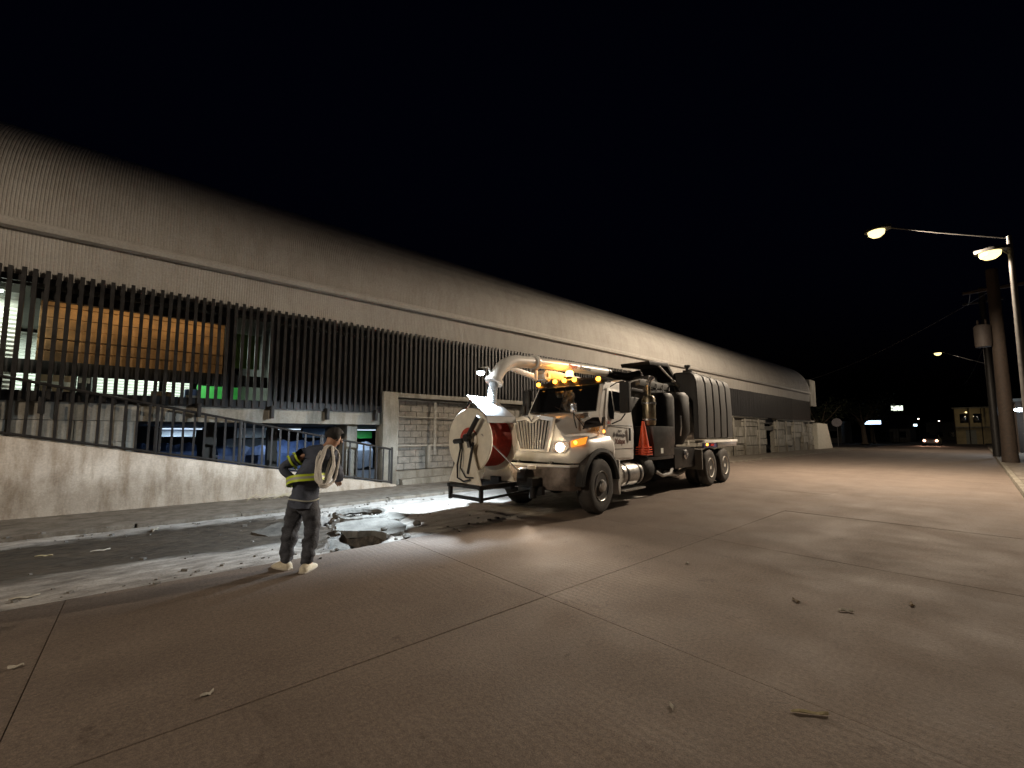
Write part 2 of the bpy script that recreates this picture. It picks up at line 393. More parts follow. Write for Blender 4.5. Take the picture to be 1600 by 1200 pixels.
# ================================================================== MARKET HALL
BX0, BX1 = -8., 49.
hall = thing('market_hall', 'long low market hall with curved corrugated roof and dark slat screen', 'building', (0, 0, 0))
def ribs(x0, x1, prof, pitch=.052, depth=.008):
    """corrugated sheet: prof = list of (Y, Z, outward normal y, z)"""
    b = MB(); xs = []
    n = int((x1 - x0) / pitch)
    for i in range(n):
        a = x0 + i * pitch
        xs += [(a, 0), (a + pitch * .5, 0), (a + pitch * .62, depth), (a + pitch * .88, depth)]
    xs.append((x0 + n * pitch, 0))
    rows = [[b.v((x, y + d * ny_, z + d * nz_)) for (y, z, ny_, nz_) in prof] for x, d in xs]
    for a, c in zip(rows, rows[1:]):
        for i in range(len(prof) - 1): b.face([a[i], c[i], c[i + 1], a[i + 1]])
    return b
lower = ribs(BX0, BX1, [(12.02, 4.56, -1, 0), (11.96, 5.42, -1, 0)])
lower.build('eave_cladding', M_clad, hall, smooth=False)
Rr = 2.87; prof = []
for i in range(13):
    a = R(180 - 7.5 * i); prof.append((11.93 + Rr + Rr * math.cos(a), 5.62 + Rr * math.sin(a), math.cos(a), math.sin(a)))
prof.append((22, 8.6, 0, 1))
ribs(BX0, BX1, prof).build('roof_cladding', M_clad, hall, smooth=False)
g = MB(); g.loft([[(x, 11.93, 5.40), (x, 11.80, 5.42), (x, 11.77, 5.50), (x, 11.79, 5.56), (x, 11.86, 5.52), (x, 11.90, 5.60), (x, 11.96, 5.66)] for x in (BX0, BX1)])
g.build('gutter', M_clad, hall)
e = MB(); e.prism([(y, z) for y, z, *_ in prof] + [(22, 4.5), (12.0, 4.56)], 'x', BX1 + .002, BX1 + .25); e.build('end_wall', M_clad, hall, smooth=False)
MB().box((BX0, 12.1, 4.40), (BX1, 22, 4.54)).build('ceiling', M_dim, hall, smooth=False)
MB().box((BX1 + .26, 11.9, 4.3), (BX1 + 2.2, 14, 6.9)).build('end_bay', M_conc, hall, bevel=.04)

# slat screen: bottom steps up where the block wall begins
STEP = 5.4
scr = MB()
scr.box((BX0, 11.95, 4.44), (BX1, 12.01, 4.56)); scr.box((BX0, 11.93, 2.17), (STEP, 11.975, 2.37)); scr.box((STEP - .05, 11.95, 2.84), (BX1, 12.0, 2.92))
for x in (-2.25, 1.43, 2.3): scr.box((x, 11.955, 2.2), (x + .1, 12.03, 4.5))
screen = scr.build('slat_screen', M_slat, hall)
sl_hi = MB().box((-.031, -.06, 0), (.031, .0, 2.5)).build('slat', M_slat, screen); sl_hi.location = (-2.64, 11.945, 2.2)
sl_lo = None; cnt = 1
rest = MB()
x = -2.64
while True:
    x += .155
    if x > BX1 - .1: break
    low = x < STEP
    if cnt >= 298:
        rest.box((x - .041, 11.885, 2.83), (x + .041, 11.945, 4.67)); continue
    if low: o = sl_hi.copy()
    elif sl_lo is None: o = sl_lo = MB().box((-.031, -.06, 0), (.031, 0, 1.88)).build('slat', M_slat, screen); o.location = (x, 11.945, 2.81); cnt += 1; continue
    else: o = sl_lo.copy()
    o.location = (x, 11.945 + rnd.uniform(-.004, .004), (2.2 if low else 2.81) + rnd.uniform(-.012, .012)); o.rotation_euler = (0, R(rnd.uniform(-.3, .3)), 0)
    COL.objects.link(o); o.parent = screen; cnt += 1
for i in range(1, 33): rest.box((-2.64 - .155 * i - .03, 11.875, 2.2), (-2.64 - .155 * i + .03, 11.945, 4.68))
tag(rest.build('slat', M_slat, screen, smooth=False), kind='stuff')
for x in (-1.5, .9, 2.36, 3.68, 5.02):
    MB().box((x, 11.72, 1.93), (x + .07, 11.94, 2.24)).build('bracket', M_steel, screen, bevel=.006)
# dark sheeting right behind the screen east of the lit stalls
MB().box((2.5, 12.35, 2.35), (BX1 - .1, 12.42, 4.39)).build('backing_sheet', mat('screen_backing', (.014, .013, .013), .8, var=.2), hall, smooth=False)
MB().box((2.42, 12.06, 2.19), (2.47, 17.3, 4.39)).build('partition', M_steel, hall, smooth=False)  # added wall that stops light from the lit stalls reaching these slats
# beam, pillar, rear pier
MB().box((BX0, 11.98, 1.82), (5.26, 12.3, 2.215)).build('beam', M_conc, hall, bevel=.012)
MB().box((5.28, 11.78, .03), (5.74, 12.3, 2.8)).build('pillar', M_conc, hall, bevel=.015)
MB().box((4.45, 12.35, 0), (4.75, 13.4, 1.815)).build('pier', M_conc, hall, bevel=.015)
# storey slab and lower hall shell
MB().box((BX0, 12.32, 1.84), (BX1, 24, 2.18)).build('floor_slab', M_dim, hall, smooth=False)
MB().box((BX0, 12.0, .2), (-.12, 12.28, 1.815)).build('lower_wall', M_conc, hall, smooth=False)
for i in range(9):
    x0 = BX0 + .02 + i * .87
    MB().box((x0, 11.975, 1.0), (x0 + .855, 11.998, 1.38)).build('panel', M_conc, hall, bevel=.004)
    MB().box((x0, 11.975, 1.395), (x0 + .855, 11.998, 1.81)).build('panel', M_conc, hall, bevel=.004)
MB().box((BX0, 23.6, 0), (BX1, 23.9, 4.4)).build('back_wall', M_dim, hall, smooth=False)
MB().box((BX0, 12.3, -.08), (14, 24, -.02)).build('lower_floor', mat('hall_floor', (.16, .16, .17), .5, var=.2), hall, smooth=False)

# block wall with pale pipe frames
bw = thing('block_wall', 'grey concrete block wall with pale pipe frames behind the truck', 'wall', (0, 0, 0))
MB().box((5.745, 12.24, 0), (30.5, 12.5, 2.66)).build('wall_core', M_mortar, bw, smooth=False)
MB().box((5.745, 11.86, 2.66), (30.5, 12.32, 2.8)).build('coping', M_conc, bw, bevel=.015)
proto = None; n = 0
for r_ in range(11):
    z0 = .45 + r_ * .2
    x = 5.76 - (.2 if r_ % 2 else 0)
    while x < 15.5:
        a, c = max(5.76, x + .005), x + .395
        if a < c - .1:
            if c - a > .38 and proto is not None:
                o = proto.copy(); COL.objects.link(o)
            else:
                o = MB().box((0, 0, 0), (c - a, .08, .19)).build('block', M_block, bw, bevel=.008, seg=1)
                if c - a > .38: proto = o
            o.location = (a, 12.165 + rnd.uniform(-.008, .008), z0); n += 1
        x += .4
for (x0, x1, z0, z1, d) in ((5.76, 11.5, .02, .42, .3), (5.9, 10.8, .02, .2, .55), (11.6, 30, .02, .4, .28)):
    q = MB(); nn = int((x1 - x0) / .5); secs = []
    for i in range(nn + 1):
        x = x0 + (x1 - x0) * i / nn; w = rnd.uniform(-.03, .03)
        secs.append([(x, 12.235, z0), (x, 12.235 - d + w, z0), (x, 12.235 - d + .06 + w, z1 + w), (x, 12.235, z1 + .02)])
    q.loft(secs); q.build('footing', M_conc, bw, smooth=False)
def frame(x0, x1, z0, z1, mids):
    f = MB()
    for z in (z0, z1): f.cyl((x0, 12.06, z), (x1, 12.06, z), .022, n=8)
    for x in (x0, x1): f.cyl((x, 12.05, z0 - .3), (x, 12.05, z1), .024, n=8)
    for z in mids: f.cyl((x0, 12.07, z), (x1, 12.07, z), .018, n=8)
    return f.build('pipe_frame', M_pipe, bw)
for i in range(18): frame(5.87 + i * 1.32, 5.87 + i * 1.32 + 1.28, 1.18, 2.6, (2.07,) if i % 3 != 2 else (1.9, 2.3))
for x in (6.9, 9.3): MB().box((x, 12.0, .46), (x + .09, 12.16, 1.2)).build('post', M_conc, bw, bevel=.01)

# two far bays beyond the truck and the tapered end buttress
def bay(x0, x1, label):
    t = thing('panelled_wall', label, 'wall', (0, 0, 0), group='weathered bays past the truck')
    MB().box((x0, 12.3, 0), (x1, 12.6, 2.72)).build('wall_core', M_mortar, t, smooth=False)
    MB().box((x0 - .1, 12.0, 2.72), (x1 + .1, 12.65, 2.86)).build('coping', M_conc, t, bevel=.02)
    k = 0; x = x0
    while x < x1 - .3:
        w = min(rnd.uniform(1.9, 2.8), x1 - x)
        z = .02
        while z < 2.5:
            h = min(rnd.choice((.35, .5, .7)), 2.7 - z)
            if rnd.random() > .14:
                d = rnd.uniform(.06, .22)
                MB().box((x + .03, 12.3 - d, z), (x + w - .03, 12.297, z + h - .04)).build('panel', M_conc, t, bevel=.012, seg=1)
            z += h
        MB().box((x - .08, 12.0, .02), (x + .08, 12.06, 2.7)).build('pilaster', M_conc, t, bevel=.01)
        x += w
    return t
bay(30.9, 37.4, 'weathered panelled wall with ledges just past the truck')
bay(39.7, 50.5, 'weathered panelled wall with dark openings beside the white buttress')
q = MB(); q.prism([(51, .0), (56.6, 0), (54.8, 2.6), (51, 2.65)], 'y', 11.9, 12.6)
tag(q.build('wall_buttress', mat('whitewash', (.62, .58, .48), .85, var=.1), bevel=.03), 'whitewashed tapered buttress at the far end of the wall', 'buttress')
q = MB(); q.lathe([(.0, 0), (.17, 0), (.22, .36), (.23, .36), (.23, .4), (.2, .4), (.15, .03), (0, .03)], (31.9, 12.3, 2.862))
tag(q.build('standin', mat('standin_red', (.5, .05, .04), .5)), 'red bucket for an unclear red spot on the wall top behind the truck', 'standin')  # pail shape made up for an unidentified red spot

# sloping ramp wall with railing
def ramp_z(x): return 1.155 - .19 * x
q = MB(); secs = []; N = 60
for i in range(N + 1):
    x = -9 + (5.66 + 9) * i / N; z = max(.06, ramp_z(x))
    jag = 0.012 * noise.noise((x * 3, 0, 0)) + (.03 * noise.noise((x * 9, 2, 0)) if 1.6 < x < 4.8 else 0)
    f = 11.62 + .015 * noise.noise((x * .9, 5, 0))
    secs.append([(x, f - .03, .0), (x, f, .3 * z + .05), (x, f + .02, z + jag - .02), (x, f + .05, z + jag), (x, 11.92, z), (x, 11.92, 0)])
q.loft(secs)
tag(q.build('ramp_wall', M_plaster, ang=60), 'sloping plastered ramp wall with cracked top edge along the pavement', 'wall')
rail = thing('ramp_railing', 'black steel railing running down the ramp wall', 'railing', (0, 0, 0))
MB().tube([(-9, 11.78, ramp_z(-9) + .05), (5.6, 11.78, ramp_z(5.6) + .05)], .028, 8).build('bottom_rail', M_steel, rail)
MB().tube([(-9, 11.78, ramp_z(-9) + 1.12), (5.6, 11.78, ramp_z(5.6) + 1.0)], .028, 8).build('top_rail', M_steel, rail)
proto = MB().box((-.021, -.012, 0), (.021, .012, 1.0)).build('bar', M_steel, rail); x = -2.8; proto.location = (x, 11.78, ramp_z(x) + .06)
while x < 5.4:
    x += .193
    o = proto.copy(); COL.objects.link(o); o.location = (x, 11.78, ramp_z(x) + .04); o.scale = (1, 1, 1.07 - .012 * (x + 3)); o.rotation_euler = (0, R(rnd.uniform(-.5, .5)), 0)
for x in (-2.1, .22, 1.75, 3.6, 5.57): MB().box((x - .032, 11.755, ramp_z(x) - .02), (x + .032, 11.805, ramp_z(x) + 1.06)).build('post', M_steel, rail, bevel=.004)

# ---------------- upper gallery: lit stalls behind the slats
st = thing('shutter_row', 'row of lit white roller shutters deep inside the upper gallery', 'shutter', (0, 0, 0))
def shutter(x0, x1, z0, z1, y, m, par):
    s_ = MB(); nsl = int((z1 - z0) / .09); secs = []
    for i in range(nsl + 1):
        for dz, dy in ((.0, .0), (.045, -.022)):
            secs.append([(x0, y + dy, z0 + i * .09 + dz), (x1, y + dy, z0 + i * .09 + dz)])
    rows = [[s_.v(p) for p in sc] for sc in secs]
    for a, c in zip(rows, rows[1:]): s_.face([a[0], a[1], c[1], c[0]])
    return s_.build('shutter', m, par, smooth=False)
for x0, x1 in ((-6.8, -4.2), (-4.1, -1.6), (-1.5, .3), (.4, 1.15)): shutter(x0, x1, 2.2, 4.35, 17.2, M_shutter, st)
tag(shutter(-2.72, -2.02, 2.2, 4.36, 12.9, M_shutter, None), 'tall white shutter close behind the slats at the left edge', 'shutter')
tag(MB().box((1.25, 17.0, 2.2), (2.38, 17.1, 3.12)).build('green_board', M_green, bevel=.01), 'bright green board beside the white shutters in the gallery', 'board')
tag(MB().box((1.6, 13.6, 3.35), (2.38, 13.66, 4.3)).build('green_blind', mat('green_blind', (.1, .2, .05), .7, var=.2), bevel=.008), 'dim green blind behind the slats at the gallery corner', 'blind')
board = MB(); board.box((-1.72, 12.7, 3.02), (1.42, 12.74, 4.4))
bo = tag(board.build('brown_partition', M_board, smooth=False), 'long brown wooden partition hanging behind the slats', 'partition')
for i, z in enumerate((3.02, 3.26, 3.5, 3.72, 3.94, 4.18)):
    MB().box((-1.72, 12.668 + .006 * (i % 2), z + .006), (1.42, 12.699, z + (.232 if i < 5 else .215) - .012)).build('plank', M_board, bo, bevel=.006, seg=1)
MB().box((-1.72, 12.63, 4.28), (1.42, 12.667, 4.33)).build('batten', M_steel, bo)
tag(MB().box((-2.9, 12.55, 2.75), (2.4, 12.62, 3.03)).build('sill_beam', M_steel, bevel=.01), 'dark steel sill beam under the brown partition', 'beam')
M_carton = mat('brown_carton', (.2, .13, .075), .85, var=.2, scale=5)
for x, y, w, h, m, la in ((-1.75, 13.5, .5, .75, M_carton, 'brown carton at the left end of the gallery floor'), (-1.15, 13.3, .22, .9, M_steel, 'narrow dark locker between the gallery cartons'), (.1, 13.6, .4, .42, M_carton, 'low brown carton in the middle of the gallery floor'), (.75, 13.4, .3, .5, M_blue, 'blue crate on the gallery floor near the green board')):
    c_ = tag(MB().box((x, y, 2.182), (x + w, y + .4, 2.182 + h)).build('carton', m, bevel=.012), la, 'box')
    MB().box((x + .02, y - .004, 2.182 + h * .55), (x + w - .02, y - .001, 2.182 + h * .68)).build('tape', M_pipe, c_)
def tube_light(x, y, z, L_, label, group, e, col, m):
    t = thing('tube_light', label, 'light', (x, y, z), 0, group)
    MB().box((-L_ / 2, -.06, .03), (L_ / 2, .06, .08)).build('housing', M_shutter, t, bevel=.01)
    MB().cyl((-L_ / 2 + .03, 0, 0), (L_ / 2 - .03, 0, 0), .018, n=8).build('tube', m, t)
    l = light('tube_glow', 'AREA', (0, 0, -.03), e, col, t, shape='RECTANGLE', size=L_, size_y=.08)
tube_light(-3.2, 15.6, 4.25, 1.2, 'fluorescent tube light over the shutters at the left end', 'gallery tube lights', 110, (.85, 1, .88), M_tube)
tube_light(0.2, 15.6, 4.25, 1.2, 'fluorescent tube light over the shutters near the green board', 'gallery tube lights', 120, (.85, 1, .88), M_tube)
tube_light(-2.4, 12.4, 4.28, .5, 'short tube light in front of the tall left shutter', 'gallery tube lights', 18, (.9, 1, .85), M_tube)
tag(MB().box((-1.8, 12.2, 4.2), (1.42, 12.23, 4.395)).build('shield', M_steel), 'dark steel pelmet added to hide the fill light over the brown partition', 'shield')  # added board that keeps the fill light out of view
t = thing('fill_light', 'warm fill light added unseen behind the pelmet over the partition', 'light', (-.1, 12.32, 4.34))  # unseen light added to brighten the brown boards
MB().box((-1.5, -.03, .01), (1.4, .03, .04)).build('housing', M_steel, t); MB().box((-1.45, -.02, .0), (1.35, .02, .009)).build('strip', mat('warm_strip', (1, .8, .5), .3, var=0, emit=(1, .62, .25), estr=1.5), t)
l = light('fill_glow', 'AREA', (-.05, 0, -.012), 11, (1, .7, .36), t, shape='RECTANGLE', size=2.9, size_y=.04); l.rotation_euler = (R(12), 0, 0)

# ---------------- lower hall seen through the railing
for i, (x, y) in enumerate(((1.3, 14.4), (3.0, 15.2), (5.2, 16.5), (-.6, 15.0))):
    tag(MB().box((x, y, -.02), (x + .28, y + .28, 1.82)).build('hall_column', M_dim, bevel=.01), ('dark square column in the lower hall nearest the ramp railing', 'dark square column in the lower hall behind the worker', 'dark square column deep in the lower hall', 'dark square column at the left end of the lower opening')[i], 'column', 'columns in the lower hall')
def stall(x, y, w, h, m, label, cat='stall', rz=0):
    t = thing('market_stall', label, cat, (x, y, -.02), rz, 'stalls in the lower hall')
    MB().box((0, 0, .78), (w, .9, .84)).build('table_top', M_pipe, t, bevel=.01)
    for dx in (.04, w - .09):
        for dy in (.04, .8): MB().box((dx, dy, 0), (dx + .05, dy + .05, .778)).build('leg', M_steel, t)
    q = MB(); secs = []
    for i in range(9):
        xx = w * i / 8; k = .05 * math.sin(i * 2.1)
        secs.append([(xx, -.03, .1 + k), (xx, -.03 + .02 * math.sin(i), .85), (xx, .3, h + k), (xx, .7, h * .97 + k), (xx, .93, .85)])
    q.loft(secs, closed=False, cap=False); q.build('tarp_cover', m, t, smooth=False)
    return t
for a in ((-.2, 17.5, 1.6, 1.25, M_blue, 'blue tarped stall at the left of the lower hall'), (1.9, 16.8, 1.5, 1.15, M_blue, 'blue tarped stall behind the ramp railing middle'), (3.9, 18, 1.9, 1.3, M_blue, 'blue tarped stall seen beside the worker'), (6.2, 18.4, 1.6, 1.2, mat('pale_tarp', (.4, .44, .5), .6, var=.2), 'pale tarped stall at the right of the lower opening'), (2.6, 20.5, 2.2, 1.35, mat('white_tarp', (.6, .62, .62), .6, var=.2), 'white tarped stall against the hall back wall')): stall(*a)
for x, z0, z1, m, la in ((.5, 1.45, 1.75, M_shutter, 'white hanging sign at the left of the lower hall'), (2.7, 1.4, 1.78, M_shutter, 'white hanging sign in the middle of the lower hall'), (5.0, 1.4, 1.78, mat('pale_blue_sign', (.35, .5, .7), .5, var=.1), 'pale blue hanging sign behind the worker'), (7.0, 1.35, 1.8, M_green, 'green hanging sign at the right of the lower opening')):
    tag(MB().box((x, 18.9, z0), (x + .95, 18.94, z1)).build('hanging_sign', m, bevel=.006), la, 'sign', 'signs in the lower hall')
for x, y, la in ((1.0, 18.3, 'cold tube light at the left of the lower hall'), (3.9, 17.2, 'cold tube light in the middle of the lower hall'), (7.2, 18.0, 'cold tube light at the right of the lower hall')):
    tube_light(x, y, 1.72, 1.2, la, 'lower hall tube lights', 20, (.6, .78, 1), mat('cold_tube', (1, 1, 1), .3, var=0, emit=(.7, .85, 1), estr=1.2))
#@@PART2
# ================================================================== BROKEN PAVEMENT AROUND THE PIT
def chunk(name, poly, zt, th, tilt, label, m=None):
    cx = sum(p[0] for p in poly) / len(poly); cy = sum(p[1] for p in poly) / len(poly)
    pts = []
    for i, p in enumerate(poly):
        nx_ = poly[(i + 1) % len(poly)]
        for k in range(4):
            t = k / 4; x = p[0] + (nx_[0] - p[0]) * t; y = p[1] + (nx_[1] - p[1]) * t
            pts.append((x + rnd.uniform(-.03, .03), y + rnd.uniform(-.03, .03)))
    q = MB()
    top = [(x - cx, y - cy, tilt[0] * (x - cx) + tilt[1] * (y - cy) + rnd.uniform(-.006, .006)) for x, y in pts]
    mid = [(x * 1.0, y * 1.0, z - th * .5 + rnd.uniform(-.015, .015)) for x, y, z in top]
    low = [(x * .97, y * .97, z - th + rnd.uniform(-.02, .02)) for x, y, z in top]
    q.loft([low, mid, top]); o = q.build(name, m or M_brk, smooth=False); o.location = (cx, cy, zt)
    return tag(o, label, 'slab', 'broken slabs at the pit')
M_brk = mat('broken_concrete', (.17, .162, .145), .85, var=.3, scale=5, bump=.6, bscale=26)
chunk('broken_slab', [(2.5, 7.36), (2.79, 7.5), (3.28, 7.42), (3.45, 6.97), (3.4, 6.6), (3.14, 6.2), (2.9, 6.2), (2.86, 6.5), (2.55, 6.72), (2.36, 6.89)], .045, .1, (.0, .02), 'large cracked concrete slab lying between the two dark holes')
chunk('broken_slab', [(2.08, 6.95), (2.28, 6.83), (2.36, 6.2), (2.22, 6.0), (2.03, 6.3)], -.10, .1, (.3, .12), 'tilted slab piece sunk into the hole beside the worker')
chunk('broken_slab', [(3.5, 7.9), (3.4, 7.45), (3.62, 7.3), (4.0, 7.6), (3.85, 8.0)], .01, .09, (-.05, .03), 'flat slab piece at the right rim of the round hole')
chunk('broken_slab', [(1.45, 8.1), (1.65, 7.5), (2.1, 7.45), (2.25, 7.95), (1.85, 8.3)], -.03, .1, (.08, .1), 'muddy slab piece left of the holes behind the worker', mat('muddy_slab', (.09, .08, .068), .8, var=.3, bump=.5))
M_rub = mat('rubble', (.17, .155, .135), .9, var=.3, scale=10, bump=.5)
def stone(x, y, z, r):
    q = MB(); bmesh.ops.create_icosphere(q.bm, subdivisions=2, radius=r)
    for v in q.bm.verts:
        v.co *= 1 + .45 * noise.noise(v.co * (2.2 / r) + Vector((x * 9, y * 9, 0))); v.co.z *= .6
    o = q.build('rubble_stone', M_rub, smooth=False); o.location = (x, y, z); return o
near = [(3.1, 5.98, 'pale rubble lump on the road edge right of the pit'), (2.95, 6.45, 'rubble lump lying on the large cracked slab'), (1.95, 6.9, 'rubble lump in the mud left of the pit'), (3.55, 6.5, 'rubble lump at the right end of the cracked slab')]
for x, y, la in near: tag(stone(x, y, max(shoulder_z(x, y), .03 if y > 6.2 and x > 2.5 else -9) + .03, rnd.uniform(.045, .075)), la, 'stone')
q = MB()
for i in range(260):
    x = rnd.uniform(-4, 5.5); y = rnd.choice((rnd.gauss(9.35, .15), rnd.gauss(6.0, .12), rnd.uniform(6, 9.3)))
    if y < 5.5 or (inside((x, y), PIT)): continue
    r = abs(rnd.gauss(0, .012)) + .006; z = (shoulder_z(x, y) if SY0 < y < SY1 else .045 if y > SY1 else .0) + r * .4
    a = rnd.uniform(0, 3); q.box((x - r, y - r * .7, z - r * .5), (x + r, y + r * .7, z + r * .5), Matrix.Rotation(a, 3, 'Z'))
tag(q.build('gravel', M_rub, smooth=False), 'scattered grit and small gravel along the gutter', 'gravel', kind='stuff')

q = MB()
for i in range(170):
    P = rnd.choice(PITS); a = rnd.randrange(len(P)); t = rnd.random(); x = P[a][0] + (P[a - 1][0] - P[a][0]) * t + rnd.gauss(0, .12); y = P[a][1] + (P[a - 1][1] - P[a][1]) * t + rnd.gauss(0, .12)
    if y < SY0 + .05 or any(inside((x, y), Q) for Q in PITS): continue
    r = min(.07, abs(rnd.gauss(0, .022)) + .012); z = shoulder_z(x, y) + r * .3
    k = len(q.bm.verts); q.bm.verts.ensure_lookup_table(); g_ = bmesh.ops.create_icosphere(q.bm, subdivisions=1, radius=r)
    mm = Matrix.Rotation(rnd.uniform(0, 6), 3, 'Z') @ Matrix.Rotation(rnd.uniform(0, 6), 3, 'X'); sc_ = Vector((rnd.uniform(.7, 1.5), rnd.uniform(.5, 1), rnd.uniform(.4, .9)))
    for v in g_['verts']: v.co = mm @ Vector([a_ * b_ for a_, b_ in zip(v.co * rnd.uniform(.75, 1.2), sc_)]) + Vector((x, y, z))
tag(q.build('loose_rubble', M_rub, smooth=False), 'loose broken concrete rubble around the rims of the holes', 'rubble', kind='stuff')

# concrete collar of the collapsed manhole
q = MB(); pts = []; rs = []
for i in range(34):
    a = R(-150 + 285 * i / 33); r = .47 + .05 * noise.noise((math.cos(a) * 2, math.sin(a) * 2, 1)); pts.append((3.17 + r * math.cos(a), 7.98 + r * 1.0 * math.sin(a), .03 + .03 * noise.noise((a * 2, 0, 0)))); rs.append(.065 + .022 * noise.noise((a * 5, 3, 0)))
q.tube(pts, rs, 7); tag(q.build('manhole_collar', M_brk, smooth=False), 'broken raised concrete collar around the round dark manhole', 'manhole')

# litter on the street
def leaf(x, y, L_, w, rz, m, label, cat='litter', curl=.02, name='dry_leaf'):
    q = MB(); secs = []; n = 9
    for i in range(n + 1):
        t = i / n; ww = w * math.sin(math.pi * min(.97, max(.03, t))) ** .7 * (1 + .35 * math.sin(t * 17 + x * 9)); c = curl * .45 * math.sin(t * 5)
        yy = w * .35 * math.sin(t * 4 + L_ * 40)
        secs.append([(L_ * (t - .5), yy - ww / 2, .004 + abs(c)), (L_ * (t - .5), yy, .014 + abs(c)), (L_ * (t - .5), yy + ww / 2, .004 + abs(c)), (L_ * (t - .5), yy, .002)])
    q.loft(secs); o = q.build(name, m); z = shoulder_z(x, y) if SX0 < x < SX1 and SY0 < y < SY1 else .045 if y > SY1 else 0
    o.location = (x, y, z + .002); o.rotation_euler = (0, 0, rz); return tag(o, label, cat)
M_dry = mat('dry_leaf', (.42, .36, .22), .7, var=.25, scale=40); M_paper = mat('paper_scrap', (.42, .39, .33), .8, var=.15, scale=30); M_brown = mat('brown_leaf', (.14, .1, .06), .8, var=.3, scale=30)
leaf(2.88, .79, .19, .02, R(-46), M_dry, 'long yellowish dry leaf lying in the right foreground', 'leaf')
leaf(4.73, .98, .11, .04, R(-75), M_paper, 'crumpled pale scrap on the right side of the road', curl=.03, name='paper_scrap')
leaf(4.66, 1.34, .09, .05, R(20), M_brown, 'dark dead leaf left of the crumpled scrap', 'leaf')
leaf(5.35, .62, .1, .04, R(-10), M_brown, 'dark dead leaf near the right kerb', 'leaf')
leaf(5.0, 2.55, .08, .025, R(0), M_paper, 'small pale scrap in the middle of the road', name='paper_scrap')
leaf(.38, 3.2, .07, .03, R(10), M_paper, 'small pale scrap on the road at lower left', name='paper_scrap')
leaf(-.55, 4.4, .08, .04, R(-30), M_paper, 'pale scrap near the left edge of the road', name='paper_scrap')
leaf(-.75, 6.15, .2, .05, R(5), M_paper, 'white paper strip on the dusty gutter edge at left', name='paper_scrap')
leaf(.25, 9.2, .13, .1, R(40), M_paper, 'crumpled white wrapper in the gutter by the kerb', curl=.06, name='wrapper')
leaf(-.35, 8.4, .2, .05, R(10), M_paper, 'pale plastic strip in the dark mud', name='wrapper')
leaf(-.9, 8.5, .18, .05, R(-8), M_dry, 'yellow dry leaf in the dark mud at left', 'leaf')
leaf(2.35, 1.32, .05, .02, R(60), M_paper, 'tiny pale scrap at the bottom of the road', name='paper_scrap')
q = MB()
for i in range(14):
    x0 = 1.8 + rnd.uniform(0, 1.3); y0 = 11.2 + rnd.uniform(-.12, .2); a = rnd.uniform(-.6, .6); L_ = rnd.uniform(.2, .5)
    q.tube([(x0, y0, .06), (x0 + L_ * .5 * math.cos(a), y0 + L_ * .3 * math.sin(a), .08 + rnd.uniform(0, .08)), (x0 + L_ * math.cos(a), y0 + L_ * .6 * math.sin(a), .06)], [.006, .009, .004], 5)
tag(q.build('dry_branches', mat('dry_twig', (.35, .3, .2), .8), smooth=True), 'small heap of dry twigs on the pavement at the ramp wall', 'twigs', kind='stuff')

# ================================================================== STREET LAMPS AND POLES
def lamp_head(par, p, tilt=0):
    """cobra head: housing open at the bottom over a drop lens"""
    q = MB(); secs = []
    for i in range(7):
        t = i / 6; y = p[1] - .38 + .76 * t; w = .26 * math.sin(math.pi * (.12 + .8 * t)) + .02
        secs.append([(p[0] - w, y, p[2]), (p[0] - w * .8, y, p[2] + .11), (p[0], y, p[2] + .15), (p[0] + w * .8, y, p[2] + .11), (p[0] + w, y, p[2])])
    q.loft(secs); q.build('lamp_head', M_galv, par)
    q = MB(); q.lathe([(0, -.24), (.13, -.21), (.23, -.12), (.25, -.004), (0, -.004)], (p[0], p[1] + .04, p[2]), n=20); return q.build('lens', M_lampw, par)
def street_lamp(x, y, reach, label, e, ht=7.7, lz=9.0, second=False):
    t = thing('street_lamp', label, 'street lamp', (x, y, .12), 0, 'street lamps on the right pavement')
    q = MB(); q.lathe([(0, 0), (.2, 0), (.2, .05), (.11, .06), (.105, .5), (.06, ht - .12), (0, ht - .12)], n=14); q.build('pole', M_galv, t)
    q = MB(); q.tube([(0, 0, ht - .2), (0, reach * .5, ht - .2 + (lz - ht + .15) * .52), (0, reach - .3, lz - .1)], .024, 8); q.build('arm', M_galv, t)
    lamp_head(t, (0, reach, lz - .12))
    light('lamp_glow', 'SPOT', (0, reach + .04, lz - .385), e, LAMPC, t, .12, spot_size=R(176), spot_blend=.2)
    if second:
        q = MB(); q.tube([(0, 0, ht - .75), (-.1, .2, ht - .5)], .025, 8); q.build('bracket', M_galv, t)
        lamp_head(t, (-.12, .38, ht - .55)); light('lamp_glow', 'SPOT', (-.12, .42, ht - .815), e * .015, LAMPC, t, .1, spot_size=R(165), spot_blend=.3)
    return t
LAMPC = (1, .82, .62)
street_lamp(20, -.62, 3.05, 'near street lamp with long arm and a second lamp on its pole', 10500, second=True)
street_lamp(55, .25, 2.9, 'far street lamp with a short arm beyond the wooden pole', 2200)
street_lamp(-13, -1.2, 3.0, 'street lamp on the right pavement behind the camera', 5700)
wp = thing('utility_pole', 'thick wooden utility pole carrying a transformer on the right pavement', 'pole', (33, -.32, .12))
MB().lathe([(0, 0), (.31, 0), (.28, .6), (.22, 10), (0, 10)], n=16).build('pole', M_wood, wp)
MB().box((-.08, -1.1, 8.9), (.08, 1.1, 9.05)).build('crossarm', M_wood, wp, bevel=.01)
MB().lathe([(0, 5.9), (.3, 5.95), (.32, 6.1), (.32, 7.0), (.26, 7.1), (0, 7.15)], (-.2, .52, 0), n=18).build('transformer', mat('transformer_grey', (.045, .035, .03), .7, var=.2), wp)
